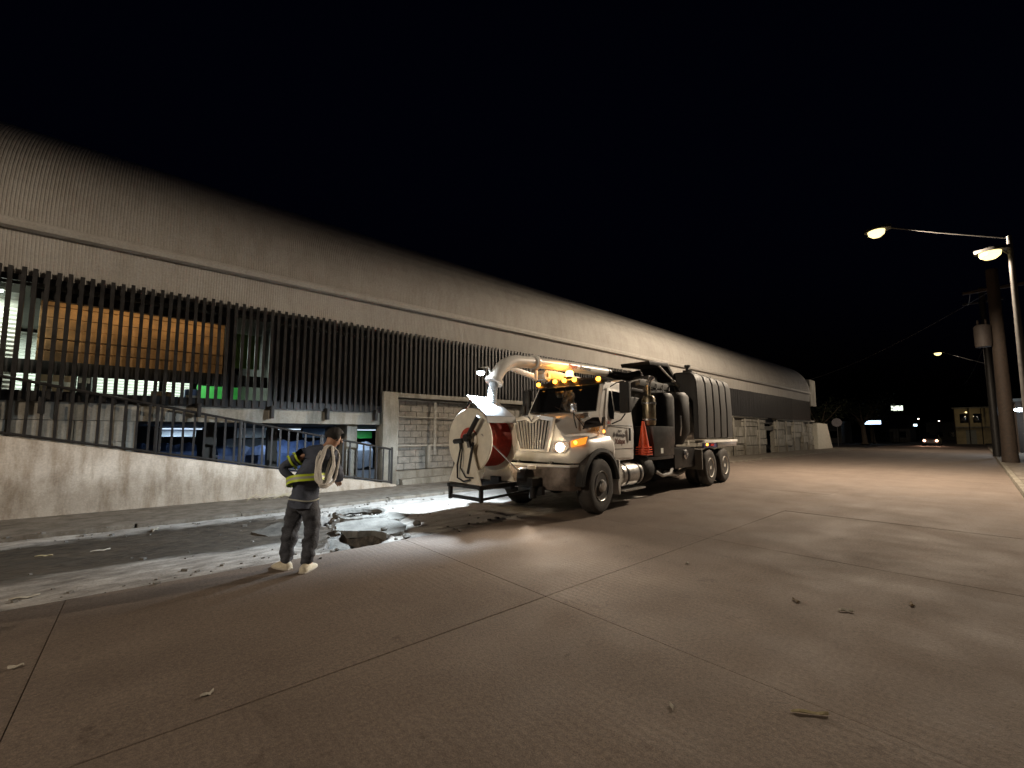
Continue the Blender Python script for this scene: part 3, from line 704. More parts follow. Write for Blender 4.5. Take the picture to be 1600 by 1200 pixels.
for dy in (.38, .66): MB().lathe([(0, 7.1), (.05, 7.1), (.03, 7.2), (.05, 7.25), (.03, 7.38), (0, 7.4)], (-.2, dy, 0), n=8).build('bushing', M_wood, wp)
dp = thing('dark_pole', 'slim dark pole standing behind the wooden utility pole', 'pole', (41, .12, .12))
MB().lathe([(0, 0), (.2, 0), (.15, 11), (0, 11)], n=12).build('shaft', M_steel, dp)
MB().box((-.05, -.9, 10), (.05, .9, 10.12)).build('crossarm', M_steel, dp)
def cable(p, q_, sag, label):
    b = MB(); n = 16
    b.tube([(p[0] + (q_[0] - p[0]) * i / n, p[1] + (q_[1] - p[1]) * i / n, p[2] + (q_[2] - p[2]) * i / n - sag * 4 * (i / n) * (1 - i / n)) for i in range(n + 1)], .014, 5)
    tag(b.build('overhead_cable', M_galv), label, 'cable', 'overhead cables')
cable((33, -.3, 9.05), (49.3, 12.2, 6.8), .5, 'thin overhead cable from the utility pole to the market hall end')
cable((33, .5, 9.05), (41, .8, 10.1), .2, 'short overhead cable between the wooden and dark poles')
cable((41, -.6, 10.1), (95, 3.2, 9), 1., 'overhead cable running down the street from the dark pole')

# ================================================================== FAR END OF THE STREET
def tree(x, y, h, cr, label, seed, dens=900):
    rr = random.Random(seed); t = thing('street_tree', label, 'tree', (x, y, -.05))
    q = MB(); q.tube([(0, 0, 0), (.05, 0, .4), (.1, .1, h * .28), (-.05, .1, h * .45)], [.55, .36, .3, .22], 10)
    tips = []
    for i in range(8):
        a = i * .785 + rr.uniform(-.3, .3); L_ = rr.uniform(.6, 1) * cr
        p1 = Vector((-.05, .1, h * rr.uniform(.32, .45))); p2 = p1 + Vector((math.cos(a) * L_ * .5, math.sin(a) * L_ * .5, h * .18)); p3 = p1 + Vector((math.cos(a) * L_, math.sin(a) * L_, h * rr.uniform(.25, .5)))
        q.tube([p1, p2, p3], [.15, .09, .03], 6); tips += [p2, p3, (p2 + p3) / 2]
    q.build('trunk', M_bark, t)
    q = MB()
    for i in range(dens):
        c = rr.choice(tips) + Vector((rr.gauss(0, cr * .2), rr.gauss(0, cr * .2), rr.gauss(.2, cr * .16)))
        u = Vector((rr.uniform(-1, 1), rr.uniform(-1, 1), rr.uniform(-.6, .6))).normalized() * rr.uniform(.1, .24); w = u.cross(Vector((rr.uniform(-1, 1), rr.uniform(-1, 1), 1))).normalized() * u.length * .5
        q.face([q.v(c - u), q.v(c + w), q.v(c + u), q.v(c - w)])
    q.build('crown', M_leaf, t, smooth=False)
tree(84, 13.6, 7.5, 3.2, 'broad tree with pale forked trunk beyond the market hall', 3, 1500)
tree(100, 15.0, 8, 4, 'dark leafy tree beside the lit signs', 5, 1500)
tree(72, 16.5, 7, 3.4, 'dark leafy tree just past the end of the market hall', 8, 1300)
sg = thing('round_sign', 'round grey traffic sign on a post past the white buttress', 'sign', (62, 12.5, -.05))
MB().cyl((0, 0, 0), (0, 0, 2.6), .04, n=8).build('post', M_galv, sg)
MB().lathe([(0, -.02), (.5, -.02), (.5, .02), (0, .02)], (-.06, 0, 2.95), axis='x', n=24).build('plate', mat('sign_plate', (.22, .2, .21), .5, var=.1), sg)
def lit_sign(x, y, z, w, h, col, e, label, post=True):
    t = thing('lit_sign', label, 'sign', (x, y, -.05), 0, 'lit signs down the street')
    if post: MB().cyl((0, 0, 0), (0, 0, z), .06, n=8).build('post', M_steel, t)
    MB().box((-.08, -w / 2, z), (.08, w / 2, z + h)).build('cabinet', M_steel, t, bevel=.02)
    MB().box((-.095, -w / 2 + .05, z + .05), (-.082, w / 2 - .05, z + h - .05)).build('face', mat(label[:18], (.8, .85, .9), .4, var=0, emit=col, estr=e), t)
lit_sign(95, 14.2, 3.2, 2.4, .75, (.55, .75, 1), 3, 'bluish white lit sign panel right of the pale tree trunk')
lit_sign(104, 11.9, 5.8, 1.7, 1.0, (.9, 1, .8), 1.6, 'small pale lit sign high above the far corner')
lit_sign(110, 10.2, 3.0, .6, .5, (.7, .9, 1), 3.5, 'tiny bluish lit sign at the far corner')
for i, (x, y, w, h, m, la) in enumerate(((92, 18, 8, 3.6, M_dim, 'dark low shop behind the pale tree trunk'), (112, 11.2, 3.0, 2.6, M_conc, 'pale kiosk at the far corner'), (140, 14, 9, 6, M_dim, 'dark two storey house at the far end of the street left side'), (150, 6.5, 5.5, 4.5, M_cream_house, 'low cream house closing the far end of the street'))):
    t = thing('far_building', la, 'building', (x, y, -.05))
    MB().box((0, 0, 0), (8, w, h)).build('wall', m, t)
    MB().box((-.3, -.3, h), (8.3, w + .3, h + .2)).build('roof', M_dim, t)
    for k in range(int(w // 2)):
        MB().box((-.05, .6 + k * 2, .9), (-.003, 1.6 + k * 2, 2.1)).build('window', M_glass, t)
    MB().box((-.05, w - .55, 0), (-.003, w - .05, 2.05)).build('door', M_steel, t)
hs = thing('cream_house', 'two storey cream house with balcony bars at the right far end', 'building', (96, 2.4, -.05))
MB().box((0, -3, 0), (9, 2.0, 5.5)).build('wall', M_cream_house, hs)
MB().box((-.25, -3.2, 5.5), (9.2, 2.2, 5.7)).build('roof', M_conc, hs)
MB().box((-.55, -3, 2.55), (-.003, 2.0, 2.72)).build('balcony', M_conc, hs)
for y in (-.4, 1.0): MB().box((-.04, y - .5, 3.3), (-.003, y + .4, 4.7)).build('window', M_glass, hs, bevel=.005)
for y in (-2.9, -.9, .4, 1.92): MB().box((-.56, y, 0), (-.46, y + .1, 5.48)).build('post', M_wood, hs)
MB().box((-.04, -.2, .05), (-.004, .9, 2.2)).build('gate', mat('grey_gate', (.34, .35, .3), .6), hs)
light('porch_glow', 'POINT', (-2.6, .6, 4.6), 14, (1, .8, .5), hs, .1)
MB().lathe([(0, -.1), (.1, -.08), (.12, 0), (.05, .1), (0, .1)], (-2.6, .6, 4.85), n=12).build('porch_lamp', M_lampw, hs)
MB().cyl((-.003, .6, 5.1), (-2.6, .6, 4.95), .03, n=6).build('lamp_arm', M_steel, hs)
# oncoming car with dazzling headlights
car = thing('car', 'distant oncoming car with dazzling headlights on the road', 'car', (80, 5.9, 0), 0)
q = MB(); secs = []
for x, w, z0, z1 in ((-2.1, .72, .35, .75), (-2.0, .8, .28, .88), (-1.0, .84, .25, 1.0), (-.9, .84, .25, 1.02), (1.2, .84, .25, 1.02), (2.0, .8, .28, .98), (2.1, .72, .4, .9)):
    secs.append([(x, -w, z0), (x, w, z0), (x, w * 1.02, (z0 + z1) / 2), (x, w * .92, z1), (x, -w * .92, z1), (x, -w * 1.02, (z0 + z1) / 2)])
q.loft(secs); q.build('body', mat('car_paint', (.12, .1, .1), .3, coat=.5), car)
q = MB(); q.loft([[(-1.0, -.72, 1.0), (-1.0, .72, 1.0), (1.7, .72, 1.0), (1.7, -.72, 1.0)], [(-.3, -.6, 1.45), (-.3, .6, 1.45), (1.1, .6, 1.45), (1.1, -.6, 1.45)]]); q.build('cabin', M_glass, car, bevel=.03)
for sx in (-1.3, 1.3):
    for sy in (-.78, .78): MB().lathe([(0, -.1), (.2, -.1), (.31, -.08), (.31, .08), (.2, .1), (0, .1)], (sx, sy, .31), axis='y', n=18).build('wheel', M_tyre, car)
for sy in (-.58, .58):
    MB().lathe([(0, -.03), (.13, -.02), (.13, .02), (0, .02)], (-2.14, sy, .66), axis='x', n=14).build('headlight', mat('far_headlight', (1, .9, .8), .3, var=0, emit=(1, .5, .3), estr=14), car)
    l = light('headlight_glow', 'SPOT', (-2.2, sy, .66), 220, (1, .55, .35), car, .08, spot_size=R(70), spot_blend=.8); aim(l, (-1, 0, -.12))
for i, (x, y, z) in enumerate(((120, 10.6, 4.6), (135, 8.6, 4.4), (150, 4.4, 5.0), (118, 4.8, 4.6))):
    t = thing('distant_lamp', ('distant lamp above the oncoming car', 'distant lamp right of the oncoming car', 'distant lamp left of the cream house', 'distant low lamp beside the cream house')[i], 'street lamp', (x, y, -.05), 0, 'distant lamps')
    MB().cyl((0, 0, 0), (0, 0, z), .06, n=6).build('pole', M_galv, t)
    MB().lathe([(0, -.1), (.12, -.08), (.14, 0), (.06, .08), (0, .08)], (0, 0, z + .1), n=10).build('globe', mat('distant_globe', (1, .9, .8), .3, var=0, emit=(1, .88, .7), estr=9), t)
# shop on the right pavement with a cold lamp
sh = thing('corner_shop', 'dark shop on the right pavement with a cold white lamp', 'building', (50, -9, .12))
MB().box((0, 0, 0), (9, 8.0, 3.9)).build('wall', M_wood, sh)
MB().box((-.3, -.2, 3.9), (9.2, 8.1, 4.1)).build('roof', M_dim, sh)
MB().box((-1.1, 5.6, 3.0), (-.003, 8.0, 3.1)).build('canopy', M_galv, sh)
MB().box((-.06, 6.2, .05), (-.003, 7.2, 2.2)).build('door', M_steel, sh)
MB().box((-.05, 3.2, .9), (-.003, 5.2, 2.2)).build('window', M_glass, sh)
q = MB(); q.lathe([(0, -.16), (.2, -.12), (.26, 0), (.1, .06), (0, .06)], (-2.6, 7.9, 3.2), n=16); q.build('lamp', M_lampc, sh)
MB().cyl((-2.6, 7.9, 3.25), (-.003, 7.7, 3.5), .03, n=6).build('lamp_arm', M_galv, sh)
light('shop_glow', 'POINT', (-2.6, 7.9, 2.95), 260, (.7, .85, 1), sh, .1)
#@@PART3
# ================================================================== VACUUM TRUCK   local: +x forward, +y its left side (towards the street)
TA = math.pi + R(6.5)
TO = Vector((6.661 + .12 * math.sin(R(6.5)), 6.343 - .12 * math.cos(R(6.5)), 0))
truck = thing('vacuum_truck', 'cream white sewer vacuum truck with amber lights and front hose reel', 'truck', TO, TA)
TM = Matrix.Translation(TO) @ Matrix.Rotation(TA, 4, 'Z')
T = truck
# chassis
q = MB()
for s in (-1, 1): q.box((-9.0, s * .43 - .04, .78), (.75, s * .43 + .04, 1.02))
for x in (-8.9, -7, -5.2, -3.2, -1.4, .3): q.box((x - .05, -.39, .82), (x + .05, .39, .98))
q.build('chassis', M_blackm, T, bevel=.01, seg=1)
for ax in (0, -6.2, -7.6):
    q = MB(); q.cyl((ax, -.85, .54), (ax, .85, .54), .07, n=10); q.lathe([(0, -.22), (.2, -.15), (.24, 0), (.2, .15), (0, .22)], (ax, 0, .54), axis='y', n=16); q.build('axle', M_blackm, T)
def wheel(x, y, side, front, rim=True, turn=0):
    w = .15
    prof = [(.29, -w * .9), (.36, -w), (.47, -w * 1.02), (.515, -w * .86), (.54, -w * .6), (.542, 0), (.54, w * .6), (.515, w * .86), (.47, w * 1.02), (.36, w), (.29, w * .9)]
    q = MB(); q.lathe(prof, axis='y', n=60, lug=.013); o = q.build('wheel', M_tyre, T, ang=50); o.location = (x, y, .54); o.rotation_euler = (0, 0, turn)
    if not rim: return o
    s = side; q = MB()
    if front: pr = [(.295, .13), (.285, .15), (.265, .13), (.25, .07), (.19, .06), (.17, .09), (.13, .1), (.125, .15), (.1, .19), (.05, .2), (0, .2)]
    else: pr = [(.295, .12), (.285, .155), (.26, .14), (.24, .05), (.18, .03), (.14, .035), (.13, .1), (.11, .13), (0, .14)]
    q.lathe([(r, s * h) for r, h in pr], axis='y', n=32); m = M_alu if front else mat('white_rim', (.8, .77, .7), .5, var=.15, scale=14, obj=True)
    q.build('rim', m, o)
    q = MB()
    for k in range(10):
        a = k * math.pi / 5; r = .155 if front else .16; h = .1 if front else .03
        q.cyl((r * math.cos(a), s * h, r * math.sin(a)), (r * math.cos(a), s * (h + .03), r * math.sin(a)), .014, n=6)
    q.build('lug_nuts', M_chrome if front else M_alu, o)
    if front:
        for k in range(8):
            a = (k + .5) * math.pi / 4
            MB().cyl((.222 * math.cos(a), s * .055, .222 * math.sin(a)), (.222 * math.cos(a), s * .067, .222 * math.sin(a)), .024, n=10).build('hand_hole', M_grille_dark, o)
    return o
wheel(0, .95, 1, True, turn=R(4)); wheel(0, -.95, -1, True, turn=R(4))
for ax in (-6.2, -7.6):
    for s in (1, -1):
        wheel(ax, s * 1.04, s, False); wheel(ax, s * .71, s, False, False)
# bonnet and wings: one lofted shell with the wheel arches cut into its lower edge
def arch(x):
    d = .66 ** 2 - x * x
    return .56 + math.sqrt(d) if d > 0 else .5
secs = []
for x in (.72, .70, .62, .55, .45, .3, .15, 0, -.15, -.3, -.42, -.5, -.55):
    t = (.72 - x) / 1.27; f = min(1, (.75 - x) / .3)
    zb = max(1.0 if x > .2 else .92, arch(x)); yo = .80 + .27 * min(1, max(0, (.72 - x) / .32)) ** .6
    yb = yo - .01
    half = [(yb, zb), (yo + .02, max(zb + .04, 1.22)), (yo, max(zb + .08, 1.38)), (yo - .07 - .02 * t, 1.47 + .05 * t), (.66 + .2 * t, 1.52 + .16 * t), (.56 + .3 * t, 1.68 + .12 * t), (.50 + .33 * t, 1.80 + .13 * t), (.40 + .32 * t, 1.87 + .13 * t), (.2 + .15 * t, 1.9 + .14 * t)]
    secs.append([(x, y, z) for y, z in half] + [(x, 0, 1.91 + .145 * t)] + [(x, -y, z) for y, z in half[::-1]])
q = MB(); rows = q.loft(secs, closed=False, cap=False)
q.face(rows[0])
bon = q.build('bonnet', M_white, T, ang=48)
sd = bon.modifiers.new('thickness', 'SOLIDIFY'); sd.thickness = .02; sd.offset = -1
# black arch flares
for s in (1, -1):
    q = MB(); secs = []
    for k in range(23):
        a = R(2 + 172 * k / 22); c, d = math.cos(a), math.sin(a); y0, y1 = s * .84, s * 1.10
        secs.append([(.60 * c, y0, .56 + .60 * d), (.60 * c, y1, .56 + .60 * d), (.64 * c, y1 + s * .025, .56 + .64 * d), (.715 * c, y1 + s * .005, .56 + .715 * d), (.72 * c, y0, .56 + .72 * d)])
    q.loft(secs); q.build('arch_flare', M_black, T)
    MB().box((-.76, min(s * .84, s * 1.09), .3), (-.70, max(s * .84, s * 1.09), 1.02)).build('mud_flap', M_white, T, bevel=.015)
# grille
gr = MB()
outer = [(-.37, 1.2), (.37, 1.2), (.47, 1.5), (.55, 1.87), (.2, 1.92), (0, 1.93), (-.2, 1.92), (-.55, 1.87), (-.47, 1.5)]
inner = [(-.31, 1.25), (.31, 1.25), (.40, 1.5), (.47, 1.80), (.17, 1.84), (0, 1.76), (-.17, 1.84), (-.47, 1.80), (-.40, 1.5)]
O0 = [gr.v((.745, y, z)) for y, z in outer]; O1 = [gr.v((.80, y * .985, z)) for y, z in outer]; I1 = [gr.v((.81, y, z)) for y, z in inner]; I0 = [gr.v((.75, y, z)) for y, z in inner]
for A, B in ((O0, O1), (O1, I1), (I1, I0)):
    for i in range(9): j = (i + 1) % 9; gr.face([A[i], A[j], B[j], B[i]])
grille = gr.build('grille', M_bright, T, bevel=.006, seg=1)
MB().prism([(y * .99, z) for y, z in outer], 'x', .735, .752).build('grille_backing', M_grille_dark, grille)
for k in range(11):
    u = (k - 5) / 5.6; zt = 1.8 + .03 * (1 - abs(u)) - (.05 if k == 5 else 0)
    q = MB(); q.loft([[(.765, .33 * u - .014, 1.25), (.8, .33 * u, 1.25), (.765, .33 * u + .014, 1.25)], [(.765, .47 * u - .018, zt), (.8, .47 * u, zt), (.765, .47 * u + .018, zt)]]); q.build('grille_bar', M_bright, grille)
q = MB(); q.tube([(.79, -.2, 1.905), (.815, -.08, 1.885), (.82, 0, 1.80), (.815, .08, 1.885), (.79, .2, 1.905)], .018, 8); q.build('badge', M_chrome, grille)
# headlights
for s in (1, -1):
    hp = [(s * .44, 1.21), (s * .74, 1.2), (s * .86, 1.3), (s * .84, 1.41), (s * .5, 1.38)]
    q = MB(); lo = [(.735, y, z) for y, z in hp]; hi = [(.765 - abs(y) * .03, y, z) for y, z in hp]; q.loft([lo, hi])
    hl = q.build('headlight', M_chrome, T, bevel=.008, seg=1)
    MB().lathe([(0, .0), (.085, .0), (.085, .02), (.05, .035), (0, .04)], (.742, s * .64, 1.295), axis='x', n=20).build('lit_lamp', M_head, hl)
    q = MB(); tp = [(.70, s * .87, 1.3), (.52, s * 1.07, 1.36), (.46, s * 1.085, 1.50), (.68, s * .86, 1.42)]
    q.loft([tp, [(x + .03, y + s * .012, z) for x, y, z in tp]]); q.build('turn_signal', M_amberlow, hl, bevel=.006, seg=1)
    MB().lathe([(0, 0), (.035, 0), (.03, .02), (0, .025)], (.66, s * .94, 1.39), axis='x', n=12).build('turn_lamp', M_amber, hl)
    l = light('headlight_glow', 'SPOT', (.86, s * .64, 1.295), 380, (1, .84, .66), T, .05, spot_size=R(130), spot_blend=1.); aim(l, (1, .5, .06))
    l = light('headlight_halo', 'POINT', (.815, s * .66, 1.3), 3.2, (1, .72, .42), T, .03)
    MB().lathe([(0, 0), (.032, 0), (.026, .018), (0, .022)], (-.16, s * 1.062, 1.60), axis='y', n=12).build('side_marker', M_amber, T)
    # air intake on the bonnet flank
    ip = [(.22, s * .80, 1.64), (-.3, s * .955, 1.72), (-.38, s * .955, 1.90), (-.05, s * .87, 1.885), (.12, s * .80, 1.80)]
    q = MB(); q.loft([ip, [(x, y + s * .025, z) for x, y, z in ip]]); q.build('air_intake', M_blackm, T, bevel=.008, seg=1)
# bumper
q = MB(); pb = [(.98, -.55), (1.02, 0), (.98, .55), (.84, .93), (.55, .99), (.55, .93), (.8, .87), (.9, .5), (.93, 0), (.9, -.5), (.8, -.87), (.55, -.93), (.55, -.99), (.84, -.93)]
q.prism(pb, 'z', .50, .93); q.build('bumper', mat('dull_bumper', (.16, .13, .11), .5, metal=.4, var=.3, scale=10, obj=True), T, bevel=.012, seg=1)
q = MB(); q.prism([(x * .985, y * .985) for x, y in pb], 'z', .932, .972); q.build('bumper_trim', M_white, T)
# cab
CW = .97
q = MB(); prof_c = [(-.55, .98), (-1.62, .98), (-1.66, 1.6), (-1.62, 2.55), (-1.5, 2.68), (-.72, 2.70), (-.50, 2.62), (-.18, 1.98), (-.3, 1.4)]
def tz(z): return CW - max(0, z - 1.9) * .13
secs = []
for k in (-1, 1): secs.append([(x, k * tz(z), z) for x, z in prof_c])
q.loft(secs); q.build('cab', M_white, T, bevel=.035, seg=3, ang=30)
# windscreen in two panes with divider
def wsp(u, v):   # u -1..1 across, v 0..1 up
    z = 2.02 + .56 * v; x = -.18 - (z - 1.98) * .5 + .012; y = u * (tz(z) - .075); return (x + .05 * (1 - u * u), y, z)
for u0, u1 in ((-1, -.012), (.012, 1)):
    q = MB(); n = 8
    for k, dx in ((0, .012), (1, -.0)): pass
    secs = [[tuple(Vector(wsp(u0 + (u1 - u0) * i / n, v)) + Vector((d, 0, d * .5))) for v, d in ((0, -.04), (0, .02), (1, .02), (1, -.04))] for i in range(n + 1)]
    q.loft(secs); q.build('windscreen', M_glass, T)
MB().tube([wsp(0, -.02), wsp(0, 1.02)], .02, 6).build('screen_divider', M_black, T)
for s in (-1, 1):
    a = Vector(wsp(.45 * s, 0)); MB().tube([a + Vector((.05, 0, -.03)), a + Vector((.045, -.3, .03)), a + Vector((.03, -.5, .12))], .009, 5).build('wiper', M_black, T)
# sun visor with five amber marker lights
q = MB(); secs = []
for i in range(17):
    u = -1 + i / 8; x = -.36 - .16 * u * u; z = 2.66 + .05 * (1 - u * u); w = .115 * (1 - abs(u) ** 4) + .012
    secs.append([(x - .14, u * .97, z + w * .45 + .02), (x, u * .97, z + w * .2), (x + .07, u * .97, z - w * .75), (x + .05, u * .97, z - w * .8), (x - .14, u * .97, z - .02)])
q.loft(secs); q.build('visor', M_blackm, T)
for y in (-.82, -.26, 0, .26, .80):
    u = y / .97; x = -.36 - .16 * u * u + .035; z = 2.70 + .03 * (1 - u * u)
    q = MB(); q.lathe([(0, -.012), (.05, -.012), (.045, .03), (.025, .045), (0, .05)], (x, y, z), axis='x', n=14); q.build('marker_light', M_amber, T)
    light('marker_glow', 'POINT', (x + .1, y, z), .12, (1, .4, .06), T, .03)
# doors
def door(s):
    y = s * (CW + .002)
    def P(pts, d0, d1):
        q = MB(); q.loft([[(x, s * (tz(z) + d0), z) for x, z in pts], [(x, s * (tz(z) + d1), z) for x, z in pts]]); return q
    outl = [(-.62, 1.22), (-.72, 1.05), (-1.5, 1.02), (-1.56, 1.35), (-1.53, 2.5), (-.60, 2.52), (-.40, 2.0), (-.38, 1.55), (-.50, 1.42)]
    d = P(outl, .004, .024).build('door', M_white, T, bevel=.01, seg=2)
    P([(-.73, 2.0), (-.73, 2.46), (-.65, 2.46), (-.52, 2.12), (-.50, 1.92), (-.55, 1.86), (-.70, 1.86)], .026, .032).build('vent_window', M_glass, d)
    P([(-.78, 2.04), (-1.44, 2.04), (-1.42, 2.45), (-.78, 2.47)], .026, .032).build('window', M_glass, d)
    P([(-.45, 1.715), (-1.5, 1.715), (-1.5, 1.73), (-.45, 1.73)], .0245, .030).build('crease', M_blackm, d)
    P([(-.60, 1.225), (-1.535, 1.225), (-1.535, 1.237), (-.60, 1.237)], .0245, .028).build('seam', M_blackm, d)
    P([(-1.34, 1.40), (-1.41, 1.40), (-1.42, 1.68), (-1.35, 1.68)], .025, .05).build('handle', M_black, d, bevel=.008)
    return d
dl = door(1); door(-1)
ry = CW + .0265
rot_side = (R(90), 0, R(180))
text('lettering', 'Agua y', .06, M_text, dl, (-.88, ry, 1.60), rot_side)
text('lettering', 'Municipal', .115, M_text, dl, (-.78, ry, 1.495), rot_side)
text('lettering', 'Xalapa', .165, mat('brown_lettering', (.2, .09, .07), .5, var=0), dl, (-.72, ry, 1.34), rot_side, font_shear=.2)
text('number', '301', .10, M_textr, dl, (-.43, ry, 1.755), rot_side)
q = MB(); q.prism([(-.70 + .035 * math.cos(a) * (1 if math.sin(a) < 0 else (1 - math.sin(a)) ** .7), 1.525 + (.035 if math.sin(a) < 0 else .075) * math.sin(a)) for a in [k * math.pi / 10 for k in range(20)]], 'y', ry - .002, ry + .003); q.build('drop_emblem', M_text, dl)
# mirrors
for s in (1, -1):
    q = MB(); q.box((-.66, s * 1.32 - .11, 1.98), (-.54, s * 1.32 + .11, 2.62)); mi = q.build('mirror', M_black, T, bevel=.04, seg=3)
    MB().box((-.668, s * 1.32 - .085, 2.06), (-.661, s * 1.32 + .085, 2.56)).build('mirror_glass', M_chrome, mi)
    q = MB(); q.tube([(-.62, s * 1.3, 2.64), (-.65, s * 1.1, 2.62), (-.7, s * .93, 2.56)], .014, 6); q.tube([(-.62, s * 1.3, 1.96), (-.62, s * 1.2, 1.84), (-.62, s * .995, 1.76)], .014, 6); q.build('mirror_arm', M_black, mi)
    q = MB(); q.tube([(.32, s * .74, 1.66), (.34, s * .70, 1.85), (.30, s * .66, 2.0)], .012, 6); q.tube([(.12, s * .80, 1.66), (.2, s * .74, 1.8), (.30, s * .66, 1.96)], .010, 6); hm = q.build('bonnet_mirror', M_black, T)
    q = MB(); q.box((.27, s * .66 - .07, 1.97), (.33, s * .66 + .07, 2.16)); q.build('mirror_head', M_chrome if s > 0 else M_black, hm, bevel=.025, seg=2)
# steps and tanks along the left and right flank
for s in (1, -1):
    q = MB(); q.lathe([(0, -1.92), (.2, -1.92), (.26, -1.88), (.27, -1.82), (.27, -1.05), (.26, -.99), (.2, -.95), (0, -.95)], (0, s * .82, .66), axis='x', n=28); q.build('fuel_tank', M_alu, T)
    for x in (-1.15, -1.72):
        q = MB(); q.lathe([(.272, -.03), (.285, -.03), (.285, .03), (.272, .03), (.272, -.03)], (x, s * .82, .66), axis='x', n=28); q.build('tank_strap', M_blackm, T)
    MB().box((-1.9, min(s * .72, s * 1.1), .33), (-.95, max(s * .72, s * 1.1), .365)).build('step', M_alu, T, bevel=.006)
    q = MB(); q.lathe([(0, -2.42), (.24, -2.42), (.33, -2.34), (.34, -2.05), (.3, -1.97), (0, -1.96)], (0, s * .80, .72), axis='x', n=24); q.build('battery_box', M_black, T)
    MB().box((-3.7, min(s * .50, s * 1.05), .92), (-2.15, max(s * .5, s * 1.05), 1.0)).build('deck', M_blackm, T, bevel=.008)
    MB().box((-3.75, min(s * .55, s * 1.06), 1.003), (-2.5, max(s * .55, s * 1.06), 1.74)).build('tool_box', M_blackm, T, bevel=.02)
    MB().box((-5.4, min(s * .5, s * 1.0), .62), (-3.9, max(s * .5, s * 1.0), 1.18)).build('valve_box', M_blackm, T, bevel=.03)
MB().box((-3.02, 1.062, 1.07), (-2.88, 1.068, 1.2)).build('notice', M_shutter, T)
MB().lathe([(0, 0), (.13, 0), (.14, .03), (.10, .06), (.09, .02), (0, .02)], (-4.62, 1.002, .98), axis='y', n=20).build('gauge', M_chrome, T)
q = MB(); q.tube([(-2.9, .9, .62), (-3.2, .95, .5), (-3.6, .98, .52), (-3.9, .92, .64)], .045, 8); q.tube([(-4.0, .7, .5), (-4.6, .75, .42), (-5.3, .7, .5)], .07, 8); q.build('suction_pipe', M_alu, T)
# exhaust muffler with guard
q = MB(); q.lathe([(0, 1.76), (.14, 1.76), (.16, 1.8), (.16, 2.42), (.13, 2.48), (.06, 2.5), (.06, 2.75), (0, 2.75)], (-2.62, .90, 0), n=22); q.build('muffler', mat('yellow_lit_steel', (.3, .26, .18), .35, metal=.8, var=.3, scale=9, obj=True), T)  # yellowish light on the canister is put into its base colour
for z in (1.9, 2.3):
    q = MB(); q.lathe([(.162, z - .02), (.176, z - .02), (.176, z + .02), (.162, z + .02), (.162, z - .02)], (-2.62, .9, 0), n=22); q.build('clamp', M_chrome, T)
MB().tube([(-2.62, .9, 2.7), (-2.62, .92, 2.85), (-2.72, .98, 2.95)], .06, 10).build('exhaust_tip', M_chrome, T)
# blower and cyclone drums
q = MB(); q.lathe([(0, 1.2), (.46, 1.2), (.52, 1.28), (.53, 2.5), (.48, 2.62), (.2, 2.72), (0, 2.72)], (-3.75, .52, 0), n=32); q.build('blower_drum', M_blackm, T)
q = MB(); q.lathe([(0, 1.25), (.3, 1.25), (.5, 1.6), (.5, 2.6), (.42, 2.72), (0, 2.76)], (-4.85, .55, 0), n=32); q.build('cyclone_drum', M_poly, T)
MB().box((-5.45, -.95, 1.03), (-2.0, .45, 2.5)).build('power_housing', M_blackm, T, bevel=.05)
MB().tube([(-4.32, 1.0, 1.5), (-4.3, 1.05, 1.75), (-4.3, 1.04, 2.05)], .02, 6).build('pipe', M_chrome, T)
# debris body and ribbed saddle tanks
q = MB(); q.lathe([(0, -5.62), (.8, -5.64), (.95, -5.72), (.95, -8.9), (.8, -9.05), (0, -9.1)], (0, 0, 2.28), axis='x', n=40); q.build('debris_tank', M_white, T)
def saddle(s):
    def sec(x, o):
        return [(x, s * y, z) for y, z in ((1.03 + o * .3, 1.40), (1.15 + o, 1.44), (1.16 + o, 2.3), (1.13 + o, 3.1), (1.07 + o * .8, 3.28 + o), (.95, 3.37 + o), (.5, 3.39 + o), (.44, 3.3), (.43, 3.1), (.95, 2.45), (1.02, 2.0))]
    secs = []; x0, x1 = -5.36, -8.72; n = 5; w = (x1 - x0) / n
    secs.append(sec(x0 + .03, -.05))
    for k in range(n):
        a = x0 + k * w
        for t, o in ((.0 if k else .0, .0 if k == 0 else -.045), (.05, -.04 if k else 0.), (.12, .015), (.5, .03), (.88, .015), (.95, -.04)): secs.append(sec(a + w * t, o))
    secs.append(sec(x1, -.045))
    q = MB(); q.loft(secs); o = q.build('saddle_tank', M_poly, T, ang=40)
    for k in range(1, 5):
        x = x0 + k * w; st_ = MB(); st_.tube([(x, s * y, z) for y, z in ((1.14, 1.42), (1.145, 2.3), (1.115, 3.1), (1.045, 3.26), (.94, 3.345), (.5, 3.36))], .012, 6); st_.build('strap', M_alu if k < 3 else M_poly, o)
    for k in range(5):
        MB().lathe([(0, 0), (.04, 0), (.045, .03), (.02, .06), (0, .06)], (x0 + (k + .5) * w, s * .8, 3.41), n=10).build('lug', M_poly, o)
    q = MB(); q.lathe([(0, 0), (.14, 0), (.14, .06), (.05, .07), (.04, .13), (.09, .16), (.09, .22), (0, .22)], (x0 - .3, s * .78, 3.41), n=16); q.build('filler_cap', M_poly, o)
saddle(1); saddle(-1)
